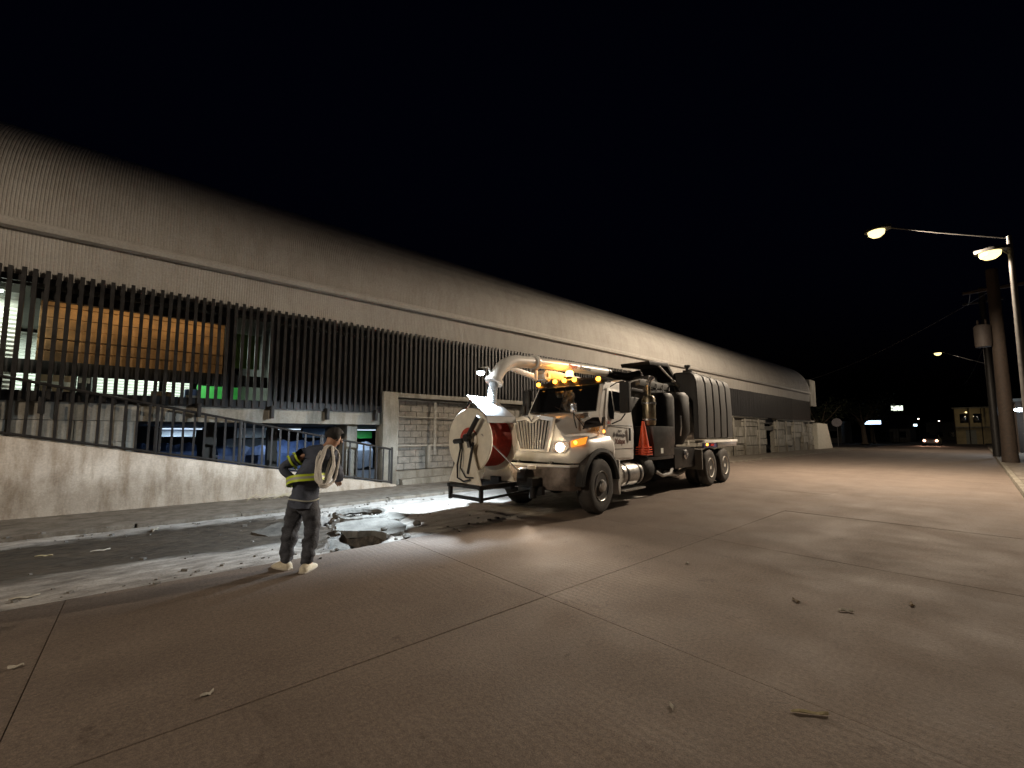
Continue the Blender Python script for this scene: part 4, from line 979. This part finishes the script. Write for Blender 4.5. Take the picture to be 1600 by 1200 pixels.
for s in (1, -1):
    MB().box((-9.2, min(s * .9, s * 1.17), 1.28), (-5.75, max(s * .9, s * 1.17), 1.36)).build('side_rail', M_white, T, bevel=.008)
    MB().box((-9.1, min(s * 1.1, s * 1.16), 1.14), (-7.0, max(s * 1.1, s * 1.16), 1.276)).build('side_skirt', M_alu, T, bevel=.006)
    MB().box((-6.9, min(s * 1.1, s * 1.15), 1.12), (-5.75, max(s * 1.1, s * 1.15), 1.276)).build('side_skirt', mat('deep_blue_panel', (.03, .035, .14), .4), T, bevel=.006)
    MB().box((-6.05, s * 1.16 - .012, 1.2), (-5.95, s * 1.16 + .012, 1.26)).build('side_marker', M_amber, T)
    MB().box((-6.6, s * 1.16 - .01, 1.18), (-6.3, s * 1.16 + .01, 1.25)).build('side_reflector', M_redlens, T)
    MB().box((-5.5, min(s * .72, s * 1.18), .52), (-5.45, max(s * .72, s * 1.18), 1.1)).build('mud_flap', mat('grey_flap', (.2, .19, .17), .7, obj=True), T, bevel=.01)
    q = MB(); secs = []
    for k in range(15):
        x = -5.5 - 2.8 * k / 14; secs.append([(x, s * .6, 1.13), (x, s * 1.16, 1.125), (x, s * 1.16, 1.14), (x, s * .6, 1.145)])
    q.loft(secs); q.build('rear_wing', M_blackm, T)
# boom
BY = -.42
q = MB(); q.tube([(-2.95, BY, 3.24), (-1.4, BY, 3.19), (.12, BY, 3.12)], .125, 20); boom = q.build('boom_tube', M_white, T)
q = MB(); q.lathe([(0, -.05), (.175, -.05), (.175, .05), (0, .05)], (.2, BY, 3.11), axis='x', n=24); q.build('flange', M_white, boom, bevel=.01)
MB().box((.14, BY - .05, 2.72), (.24, BY + .05, 3.0)).build('hanger', M_white, boom, bevel=.015)
pe = []
for k in range(12):
    a = R(66 * k / 11); pe.append((.72 + .80 * math.sin(a), BY, 2.27 + .80 * math.cos(a)))
q = MB(); q.tube([(.26, BY, 3.11), (.5, BY, 3.09)] + pe, .135, 20); q.build('elbow', M_white, boom)
ET = Vector(pe[-1]); ED = Vector((math.cos(R(66)), 0, -math.sin(R(66))))
q = MB(); q.prism([(.2, 2.74), (.24, 2.86), (1.25, 2.98), (1.3, 2.9)], 'y', BY - .04, BY + .04); q.build('elbow_brace', M_white, boom, bevel=.01)
MB().cyl(ET - ED * .02, ET + ED * .05, .18, n=22).build('collar', M_white, boom)
q = MB(); pts = []; rs = []
for k in range(40):
    t = k / 39; pts.append(tuple(ET + ED * (.04 + .2 * t) + Vector((-.02 * t * t, 0, -.5 * t * t)))); rs.append(.085 if k % 2 else .098)
q.tube(pts, rs, 16); q.build('suction_hose', mat('ribbed_hose', (.5, .53, .56), .5, var=.1, obj=True), T)
q = MB(); q.tube([(-2.93, BY, 3.24), (-3.3, BY, 3.2), (-3.8, BY + .1, 3.18), (-4.3, BY + .25, 3.3)], .115, 18); q.tube([(-2.95, BY, 3.24), (-2.85, BY, 3.237)], .14, 18); q.build('boom_hose', mat('glossy_black_hose', (.012, .012, .012), .3, obj=True), T)
q = MB(); q.prism([(-2.3, 2.74), (-2.3, 2.9), (-.5, 2.99), (-.15, 2.98), (.0, 2.9), (-.02, 2.78), (-.2, 2.72), (-.3, 2.8), (-.45, 2.8)], 'y', BY - .09, BY + .09); q.build('boom_arm', mat('boom_arm_beacon_lit', (.7, .55, .35), .4, var=.1, obj=True), T, bevel=.015)  # orange light of the beacon is put into the arm's colour
MB().lathe([(.05, -.11), (.12, -.11), (.12, .11), (.05, .11), (.05, -.11)], (-.12, BY, 2.86), axis='y', n=20).build('boom_hook', M_white, T)
q = MB(); q.box((-1.65, -.8, 2.705), (-1.45, .8, 2.78)); q.box((-1.62, BY - .1, 2.78), (-1.48, BY + .1, 2.86)); q.build('boom_rest', M_white, T, bevel=.01)
bx, by, bz = -.62, -.06, 2.90
q = MB(); q.box((bx - .1, by - .1, 2.74), (bx + .1, by + .1, bz - .05)); q.build('beacon_base', M_blackm, T, bevel=.02)
q = MB(); q.lathe([(0, -.05), (.085, -.05), (.085, .05), (.06, .085), (0, .09)], (bx, by, bz + .003), n=18); q.build('beacon', mat('beacon_lit', (1, .4, .03), .3, var=0, emit=(1, .42, .05), estr=30), T)
light('beacon_glow', 'POINT', (bx + .03, by - .03, bz + .16), 7, (1, .38, .05), T, .06)
text('lettering', 'Super', .15, mat('orange_lettering', (.55, .14, .05), .5, var=0), boom, (-.95, BY + .127, 3.13), rot_side, font_shear=.15)
text('lettering', 'Products', .13, M_text, boom, (-1.42, BY + .127, 3.145), rot_side, font_shear=.15)
# work lamp on the elbow
WL = Vector((1.75, -.5, 2.75))
wk = MB().lathe([(0, .07), (.05, .07), (.085, .02), (.09, .0), (0, .0)], WL, n=18).build('work_lamp', M_blackm, T)
MB().lathe([(0, -.004), (.075, -.004), (.07, -.035), (.045, -.06), (0, -.07)], WL, n=16).build('lens', mat('work_lamp_lens', (1, 1, 1), .3, var=0, emit=(.85, .95, 1), estr=60), wk)
MB().tube([WL + Vector((0, 0, .07)), WL + Vector((-.1, .08, .1)), ET + Vector((-.1, -.1, .05))], .02, 6).build('bracket', M_white, wk)
sp = light('work_glow', 'SPOT', WL + Vector((0, 0, -.09)), 2700, (.76, .89, 1), T, .06, spot_size=R(130), spot_blend=.7); aim(sp, (.2, -.55, -1))
# hopper cover, pedestal and lift arms behind the cab
q = MB(); q.prism([(-3.55, 3.42), (-3.5, 3.52), (-4.75, 3.62), (-5.35, 3.2), (-5.3, 3.1), (-4.72, 3.5)], 'y', -.3, .55); q.build('hopper_cover', M_blackm, T, bevel=.012)
q = MB(); q.box((-4.6, -.3, 2.4), (-4.0, .3, 3.2)); q.build('boom_pedestal', M_blackm, T, bevel=.03)
q = MB(); q.box((-5.55, .42, 2.8), (-2.9, .56, 2.98)); q.build('lift_beam', mat('grey_lift_steel', (.1, .1, .095), .5, metal=.3, var=.2, obj=True), T, bevel=.015)
q = MB(); q.cyl((-3.95, .62, 3.42), (-5.0, .62, 3.07), .03, n=10); q.cyl((-4.9, .62, 3.1), (-5.75, .62, 2.82), .055, n=12); q.build('lift_cylinder', M_alu, T)
for i in range(5):
    q = MB(); x = -3.1 - i * .42; q.tube([(x, .5, 2.82), (x - .1, .66, 2.7 - .05 * (i % 2)), (x - .3, .6, 2.88), (x - .5, .45, 3.0)], .018, 6); q.build('hydraulic_hose', M_black, T)
MB().box((-2.35, -.9, 2.55), (-1.75, .9, 2.62)).build('rack', M_blackm, T, bevel=.01)
for y in (-.5, .2, .75): MB().tube([(-1.8, y, 2.62), (-2.0, y, 2.8), (-2.5, y, 2.9)], .022, 6).build('rack_pipe', M_alu, T)
# front hose reel
RY, RZ, RX0, RX1 = -.50, 1.43, 1.36, 2.02
def disc(x, m, nm, par, t=.02):
    q = MB(); q.lathe([(.14, -t), (.585, -t), (.60, -t * .4), (.60, t * .4), (.585, t), (.14, t), (.14, -t)], (x, RY, RZ), axis='x', n=64); return q.build(nm, m, par)
reel = disc(RX1, M_reelwhite, 'hose_reel', T); disc(RX0, M_reelwhite, 'flange', reel)
q = MB(); prof_h = [(.12, RX0 + .025)]
nh = 17
for k in range(nh * 2 + 1):
    x = RX0 + .03 + (RX1 - RX0 - .06) * k / (nh * 2); prof_h.append((.485 + (.016 if k % 2 else -.012), x))
prof_h.append((.12, RX1 - .025)); q.lathe(prof_h, (0, RY, RZ), axis='x', n=56); q.build('hose_coil', M_red, reel, ang=80)
q = MB(); secs = []
for k in range(15):
    a = R(20 + 150 * k / 14); secs.append([(RX1 + .021, RY + r * math.cos(a), RZ + r * math.sin(a)) for r in (.15, .24)] + [(RX1 + .03, RY + r * math.cos(a), RZ + r * math.sin(a)) for r in (.24, .15)])
q.loft(secs); q.build('slot', M_red, reel)
q = MB(); q.lathe([(0, .0), (.17, .0), (.17, .03), (.1, .06), (.09, .14), (0, .14)], (RX1 + .02, RY + .08, RZ), axis='x', n=22); q.build('hub', M_reelwhite, reel)
q = MB(); sp_ = [(RY - .43, .66), (RY + .45, .64), (RY + .12, RZ + .1), (RY - .02, RZ + .12)]
q.prism(sp_, 'x', RX1 + .1, RX1 + .13); q.build('stand', M_reelwhite, reel, bevel=.008)
q = MB(); q.prism([(RY - .43, .64), (RY + .45, .64), (RY + .3, 1.0), (RY - .28, 1.0)], 'x', RX0 - .1, RX0 - .07); q.build('stand', M_reelwhite, reel, bevel=.008)
q = MB(); q.tube([(RX1 + .16, RY + .40, RZ + .43), (RX1 + .17, RY + .14, RZ + .08), (RX1 + .17, RY + .2, RZ - .12)], .045, 8); q.cyl((RX1 + .13, RY + .14, RZ + .05), (RX1 + .24, RY + .14, RZ + .05), .07, n=12); q.build('lever_arm', M_blackm, reel)
q = MB(); q.cyl((RX1 + .18, RY - .22, RZ - .02), (RX1 + .18, RY + .02, RZ), .045, n=12); q.cyl((RX1 + .18, RY - .06, RZ + .02), (RX1 + .18, RY - .03, RZ - .16), .03, n=10); q.build('swivel', M_black, reel)
q = MB(); q.tube([(RX1 + .18, RY - .05, RZ - .15), (RX1 + .19, RY - .12, RZ - .45), (RX1 + .19, RY - .11, RZ - .68), (RX1 + .18, RY + .05, RZ - .74), (RX1 + .16, RY + .2, RZ - .70)], .017, 8); q.tube([(RX1 + .18, RY + .0, RZ - .15), (RX1 + .19, RY - .03, RZ - .5), (RX1 + .18, RY + .1, RZ - .66), (RX1 + .16, RY + .28, RZ - .66)], .013, 8); q.build('feed_hose', M_black, reel)
q = MB(); q.box((RX1 + .132, RY + .16, .82), (RX1 + .15, RY + .21, RZ - .02), Matrix.Rotation(R(-14), 3, 'X')); q.build('stand_rib', M_blackm, reel)
# reel cradle
q = MB()
for y in (RY - .42, RY + .42):
    q.box((RX0 - .2, y - .03, .56), (RX1 + .16, y + .03, .635)); q.box((RX1 + .06, y - .03, .34), (RX1 + .13, y + .03, .56))
q.box((RX1 + .06, RY - .42, .36), (RX1 + .12, RY + .42, .42)); q.box((RX1 + .06, RY - .45, .57), (RX1 + .15, RY + .45, .63)); q.box((RX0 - .1, RY - .45, .5), (RX0, RY + .45, .62))
q.box((.9, RY - .12, .56), (RX0, RY + .12, .72)); q.cyl((RX1 + .1, RY + .42, .39), (1.0, RY + .75, .5), .025, n=8)
q.build('reel_cradle', M_blackm, T, bevel=.006, seg=1)
q = MB(); q.lathe([(0, -.1), (.14, -.1), (.15, 0), (.14, .1), (0, .1)], (1.22, .18, .78), axis='y', n=18); q.box((1.02, .02, .58), (1.3, .42, .74)); q.cyl((1.15, .3, .35), (1.15, .3, .6), .07, n=12); q.box((1.03, -.1, .42), (1.12, .5, .58)); q.build('winch', M_blackm, T, bevel=.01, seg=1)
MB().lathe([(0, -.03), (.08, -.03), (.08, .03), (0, .03)], (1.2, .32, .93), n=16).build('winch_cap', M_reelwhite, T)
MB().tube([(2.06, RY + .36, RZ + .12), (1.5, RY + .78, .86)], .014, 8).build('guide_rod', M_chrome, T)
# tilted cover over the reel
q = MB(); c4 = [Vector((2.06, -.02, 1.87)), Vector((1.34, .02, 1.87)), Vector((1.36, -.54, 2.25)), Vector((2.06, -.56, 2.27))]
nrm = (c4[1] - c4[0]).cross(c4[3] - c4[0]).normalized() * .012
q.loft([[tuple(p) for p in c4], [tuple(p + nrm) for p in c4]])
q.loft([[tuple(c4[0]), tuple(c4[1]), tuple(c4[1] + Vector((0, .03, -.12))), tuple(c4[0] + Vector((0, .03, -.12)))], [tuple(p + Vector((0, .01, .003))) for p in (c4[0], c4[1], c4[1] + Vector((0, .03, -.12)), c4[0] + Vector((0, .03, -.12)))]])
q.build('reel_cover', mat('pale_sheet', (.3, .31, .32), .5, var=.08, obj=True), T)
for x in (1.42, 1.98): MB().tube([(x, -.5, 2.22), (x, -.95, 1.7), (x, -1.0, .62)], .018, 6).build('cover_strut', M_blackm, T)
MB().box((-2.3, .82, 1.04), (-1.98, 1.12, 1.06)).build('cone_holder', M_blackm, T)
# stacked traffic cones riding on the left flank
for k in range(4):
    p = TM @ Vector((-2.14, .97, 1.062 + k * .055))
    q = MB(); q.box((-.15, -.15, 0), (.15, .15, .025)); q.lathe([(0, .025), (.125, .025), (.12, .06), (.035, .60), (.03, .62), (0, .62)], n=22)
    c = q.build('traffic_cone', M_cone); c.location = p; c.rotation_euler = (0, 0, TA + R(k * 4))
    tag(c, ('lowest orange traffic cone of the stack on the truck flank', 'second orange traffic cone from the bottom of the stack', 'third orange traffic cone from the bottom of the stack', 'topmost orange traffic cone of the stack on the truck')[k], 'traffic cone', 'stacked traffic cones')
#@@PART4
# ================================================================== WORKER
def skin(name, V_, E_, root, m, parent, sub=2, nz=0., nscale=9):
    keys = list(V_); me = bpy.data.meshes.new(name)
    me.from_pydata([V_[k][:3] for k in keys], [(keys.index(a), keys.index(c)) for a, c in E_], [])
    o = bpy.data.objects.new(name, me); COL.objects.link(o)
    o.modifiers.new('skin', 'SKIN'); sv = me.skin_vertices[0].data
    for i, k in enumerate(keys):
        r = V_[k][3:]; sv[i].radius = (r[0], r[1] if len(r) > 1 else r[0]); sv[i].use_root = (k == root)
    s = o.modifiers.new('sub', 'SUBSURF'); s.levels = sub; s.render_levels = sub
    dg = bpy.context.evaluated_depsgraph_get(); me2 = bpy.data.meshes.new_from_object(o.evaluated_get(dg))
    bpy.data.objects.remove(o)
    for p in me2.polygons: p.use_smooth = True
    if nz:
        for v in me2.vertices:
            n_ = noise.noise_vector(v.co * nscale) * nz + noise.noise_vector(Vector((v.co.x * 6, v.co.y * 6, v.co.z * 22))) * nz * .7
            v.co += n_
    me2.materials.clear(); return link(name, me2, m, parent)
M_skin = mat('skin', (.42, .24, .16), .55, var=.08, scale=20, obj=True)
M_navy = mat('navy_jacket', (.07, .085, .125), .8, var=.2, scale=18, bump=.3, bscale=120, obj=True)
M_jean = mat('dark_jeans', (.062, .068, .085), .85, var=.3, scale=14, bump=.5, bscale=60, obj=True)
M_lime = mat('lime_reflective_tape', (.62, .8, .06), .4, var=.05, obj=True)
M_silver = mat('silver_tape', (.45, .47, .42), .4, var=.05, obj=True)
M_shoe = mat('cream_shoe', (.62, .57, .44), .6, var=.15, scale=20, obj=True)
M_hair = mat('black_hair', (.008, .007, .007), .6, var=.3, scale=60, bump=.5, bscale=200, obj=True)
# local: x right, y the way he faces, z up
PH = R(30)
W = thing('person', 'worker in navy jacket and dark jeans, hand on hip, looking down into the pit', 'person', (1.42, 5.36, 0), PH - R(90))
# body under the clothes: one continuous figure
B = {
 'pel': (.05, .0, .86, .10, .08), 'wai': (.08, .03, 1.02, .10, .08), 'che': (.12, .10, 1.2, .11, .08), 'nec0': (.17, .17, 1.36, .075, .07), 'nec': (.195, .215, 1.41, .058, .06),
 'hd1': (.212, .25, 1.45, .076, .083), 'hd2': (.222, .268, 1.505, .08, .092), 'hd3': (.222, .262, 1.56, .055, .065),
 'shl': (-.015, .105, 1.32, .045), 'ell': (-.20, -.08, 1.15, .035), 'wrl': (-.075, -.03, 1.02, .03), 'hal': (-.02, .0, .985, .035, .02),
 'shr': (.28, .17, 1.30, .06), 'elr': (.29, .27, 1.06, .04), 'wrr': (.17, .40, .98, .03), 'har': (.11, .45, .96, .035, .02),
 'hil': (-.04, .0, .78, .07), 'knl': (-.13, .0, .46, .055), 'anl': (-.16, -.01, .09, .04), 'tol': (-.26, .0, .035, .03),
 'hir': (.13, .01, .78, .07), 'knr': (.14, .05, .46, .055), 'anr': (.13, -.0, .09, .04), 'tor': (.10, .12, .035, .03)}
for h, o, sgn, tip in (('l', 'hal', 1, (.05, .03, -.035)), ('r', 'har', -1, (-.01, .07, -.04))):
    for k in range(4):
        dx = (k - 1.5) * .018
        L_ = (.85, 1, .95, .75)[k]
        b0 = Vector(B[o][:3]) + Vector((dx * .5, dx * .6, dx * .4)) + Vector(tip) * .35
        B[f'f{h}{k}a'] = (*(b0), .0105); B[f'f{h}{k}b'] = (*(b0 + Vector(tip) * .5 * L_), .0095); B[f'f{h}{k}c'] = (*(b0 + Vector(tip) * L_ + Vector((0, 0, -.015))), .0075)
    th = Vector(B[o][:3]) + Vector((.012 * sgn, -.02, .0)); B[f't{h}a'] = (*th, .011); B[f't{h}b'] = (*(th + Vector((.02 * sgn, -.02, -.03))), .009)
Ed = [('pel', 'wai'), ('wai', 'che'), ('che', 'nec0'), ('nec0', 'nec'), ('nec', 'hd1'), ('hd1', 'hd2'), ('hd2', 'hd3'), ('che', 'shl'), ('shl', 'ell'), ('ell', 'wrl'), ('wrl', 'hal'), ('che', 'shr'), ('shr', 'elr'), ('elr', 'wrr'), ('wrr', 'har'), ('pel', 'hil'), ('hil', 'knl'), ('knl', 'anl'), ('anl', 'tol'), ('pel', 'hir'), ('hir', 'knr'), ('knr', 'anr'), ('anr', 'tor')]
for h, o in (('l', 'hal'), ('r', 'har')):
    for k in range(4): Ed += [(o, f'f{h}{k}a'), (f'f{h}{k}a', f'f{h}{k}b'), (f'f{h}{k}b', f'f{h}{k}c')]
    Ed += [(o, f't{h}a'), (f't{h}a', f't{h}b')]
body = skin('body', B, Ed, 'pel', M_skin, W)
# head details: the head looks down and to the right
HC = Vector((.22, .266, 1.505)); fdir = Vector((.42, .78, -.46)).normalized(); rgt = fdir.cross(Vector((0, 0, 1))).normalized(); upv = rgt.cross(fdir)
HM = Matrix.Translation(HC) @ Matrix((rgt, fdir, upv)).transposed().to_4x4()
q = MB(HM)
q.loft([[(-.012, .08, .02), (.012, .08, .02), (.006, .085, .03), (-.006, .085, .03)], [(-.018, .105, -.012), (.018, .105, -.012), (.01, .118, -.005), (-.01, .118, -.005)], [(-.014, .09, -.022), (.014, .09, -.022), (.008, .1, -.018), (-.008, .1, -.018)]])
q.build('nose', M_skin, body)
for s in (-1, 1):
    q = MB(HM); q.loft([[(s * .078 + s * .012 * math.cos(a) * k, -.005 + .022 * k * math.cos(a) - .006, .0 + .036 * k * math.sin(a)) for a in [i * math.pi / 5 for i in range(10)]] for k in (1.0, .55)]); q.build('ear', M_skin, body)
    q = MB(HM); q.lathe([(0, .0), (.011, .004), (.008, .011), (0, .013)], (s * .033, .078, .018), axis='y', n=10); q.build('eye', mat('eye', (.5, .48, .45), .2, var=0), body)
q = MB(HM); q.tube([(-.024, .083, -.045), (0, .092, -.043), (.024, .083, -.045)], .006, 6); q.build('mouth', mat('lips', (.3, .12, .1), .5, var=0), body)
q = MB(HM); bmesh.ops.create_icosphere(q.bm, subdivisions=4, radius=1)
for v in list(q.bm.verts):
    p = v.co.copy()
    if p.y > .42 and p.z < .52 or (p.z < -.55): q.bm.verts.remove(v); continue
    k = 1 + .05 * noise.noise(p * 7)
    v.co = HM @ Vector((p.x * .093 * k, p.y * .112 * k - .008, p.z * .108 * k + .022))
q.build('hair', M_hair, body)
# clothes
J = {'hem': (.055, .0, .80, .15, .14), 'hip': (.06, .0, .88, .165, .145), 'wai': (.075, .02, 1.03, .172, .14), 'che': (.11, .09, 1.2, .2, .15), 'upc': (.14, .135, 1.30, .17, .12), 'col': (.175, .185, 1.375, .085, .08),
     'shl': (-.015, .105, 1.325, .085, .09), 'ml': (-.115, .01, 1.245, .075), 'ell': (-.205, -.085, 1.15, .066), 'ml2': (-.15, -.065, 1.09, .058), 'wrl': (-.085, -.04, 1.03, .05),
     'shr': (.275, .165, 1.29, .09, .095), 'mr': (.285, .22, 1.18, .076), 'elr': (.29, .27, 1.06, .068), 'wrr': (.19, .39, .985, .052)}
jk = skin('jacket', J, [('hem', 'hip'), ('hip', 'wai'), ('wai', 'che'), ('che', 'upc'), ('upc', 'col'), ('upc', 'shl'), ('shl', 'ml'), ('ml', 'ell'), ('ell', 'ml2'), ('ml2', 'wrl'), ('upc', 'shr'), ('shr', 'mr'), ('mr', 'elr'), ('elr', 'wrr')], 'hip', M_navy, W, 3, .017, 11)
P_ = {'wst': (.055, .0, .90, .145, .12), 'pel': (.045, .0, .82, .15, .13), 'hil': (-.04, .0, .74, .115), 'tl': (-.085, .005, .60, .105), 'knl': (-.125, .005, .45, .09), 'cl': (-.145, -.005, .28, .084), 'anl': (-.155, -.01, .13, .07), 'bl': (-.157, -.005, .075, .074),
      'hir': (.135, .01, .74, .115), 'tr': (.142, .03, .60, .105), 'knr': (.145, .05, .45, .09), 'cr': (.138, .03, .28, .084), 'anr': (.13, .005, .13, .07), 'br': (.13, .01, .075, .074)}
jn = skin('jeans', P_, [('wst', 'pel'), ('pel', 'hil'), ('hil', 'tl'), ('tl', 'knl'), ('knl', 'cl'), ('cl', 'anl'), ('anl', 'bl'), ('pel', 'hir'), ('hir', 'tr'), ('tr', 'knr'), ('knr', 'cr'), ('cr', 'anr'), ('anr', 'br')], 'pel', M_jean, W, 3, .02, 12)
def trim(o, z1, cx, cy, rx, ry, keep):
    for v in o.data.vertices:
        if v.co.z < z1 and keep(v.co):
            l_ = math.hypot((v.co.x - cx) / rx, (v.co.y - cy) / ry)
            if l_ > 1: v.co.x = cx + (v.co.x - cx) / l_; v.co.y = cy + (v.co.y - cy) / l_
trim(jk, .92, .058, 0, .168, .15, lambda c: abs(c.x - .058) < .25 and abs(c.y) < .25)
for cx in (-.157, .13): trim(jn, .16, cx, .0, .07, .075, lambda c: abs(c.x - cx) < .13)
def shoe(x, y, rz):
    q = MB(Matrix.Translation((x, y, 0)) @ Matrix.Rotation(rz, 4, 'Z')); secs = []
    for yy, w, h in ((-.075, .03, .06), (-.06, .042, .085), (-.02, .046, .10), (.04, .048, .095), (.10, .052, .075), (.15, .05, .055), (.19, .038, .042), (.208, .018, .03)):
        secs.append([(-w, yy, .004), (-w * 1.05, yy, .03), (-w * .85, yy, h * .75), (-w * .4, yy, h), (w * .4, yy, h), (w * .85, yy, h * .75), (w * 1.05, yy, .03), (w, yy, .004)])
    q.loft(secs); s_ = q.build('shoe', M_shoe, W, ang=60)
    q = MB(Matrix.Translation((x, y, 0)) @ Matrix.Rotation(rz, 4, 'Z')); q.loft([[(a * 1.06, c * 1.03, z) for a, c in ((-.035, -.078), (.035, -.078), (.05, -.02), (.055, .1), (.04, .19), (0, .215), (-.04, .19), (-.055, .1), (-.05, -.02))] for z in (0, .022)]); q.build('sole', mat('pale_sole', (.5, .46, .38), .7), s_, bevel=.004, seg=1)
shoe(-.16, -.01, R(84)); shoe(.132, -.01, R(16))
# reflective tape wrapped round waist, sleeve and hem
def ring(c, ax, rx, ry, w, m, nm, push=.0):
    ax = Vector(ax).normalized(); u = ax.orthogonal().normalized() if abs(ax.z) < .8 else (Vector((1, 0, 0)) - ax * ax.x).normalized(); v = ax.cross(u); c = Vector(c)
    q = MB(); n = 36; secs = []
    for k in range(n + 1):
        a = 2 * math.pi * k / n; d = u * rx * math.cos(a) + v * ry * math.sin(a); e = d.normalized() * .006; wob = ax * (.006 * math.sin(3 * a))
        secs.append([c + d + ax * (-w / 2) + wob, c + d + e + ax * (-w / 2) + wob, c + d + e + ax * (w / 2) + wob, c + d + ax * (w / 2) + wob])
    q.loft([[tuple(p) for p in s_] for s_ in secs], cap=False); return q.build(nm, m, jk)
def snug(c, ax):
    """half widths of the jacket where a band is laid on it"""
    c = Vector(c); ax = Vector(ax).normalized(); u = (Vector((1, 0, 0)) - ax * ax.x).normalized(); v = ax.cross(u); ru = rv = .02
    for p in jk.data.vertices:
        d = p.co - c
        if abs(d.dot(ax)) < .02 and d.length < .24: ru = max(ru, abs(d.dot(u))); rv = max(rv, abs(d.dot(v)))
    return ru + .004, rv + .004
WC, WA = (.075, .02, 1.015), (-.26, .12, 1)
ru, rv = snug(WC, WA)
for dz in (-.026, .026): ring(Vector(WC) + Vector(WA).normalized() * dz, WA, ru, rv, .026, M_lime, 'belt_band')
ring(WC, WA, ru - .001, rv - .001, .028, M_silver, 'belt_band')
for t in (.40, .62):
    a = Vector(J['shl'][:3]); e = Vector(J['ell'][:3]); c = a + (e - a) * t; ring(c, e - a, .088, .088, .022, M_lime, 'sleeve_band')
ring((.058, .0, .81), (.06, .0, 1), .169, .151, .014, M_silver, 'hem_band')
# coil of pale rope over the right shoulder
q = MB()
for k in range(6):
    w = .046 + .011 * k; h = .205 + .008 * (k % 3); pts = []
    for i in range(30):
        a = 2 * math.pi * i / 30; lx = w * math.cos(a) + .006 * math.sin(5 * a + k); lz = h * math.sin(a)
        pts.append((.325 + .03 * math.sin(k * 1.3) + lx * .45 - .06 * (lz / .2), .03 + .10 * (lz / .2) + lx * 1.1 + .012 * k - .03, 1.19 + lz + .012 * math.sin(k * 2.2)))
    q.tube(pts, .0145, 7, closed=True)
rp = q.build('rope_coil', mat('pale_rope', (.74, .72, .68), .8, var=.12, scale=60, bump=.5, bscale=180))
rp.matrix_world = Matrix.Translation(W.location) @ Matrix.Rotation(PH - R(90), 4, 'Z')
tag(rp, 'coil of pale rope slung over the right shoulder of the worker', 'rope')
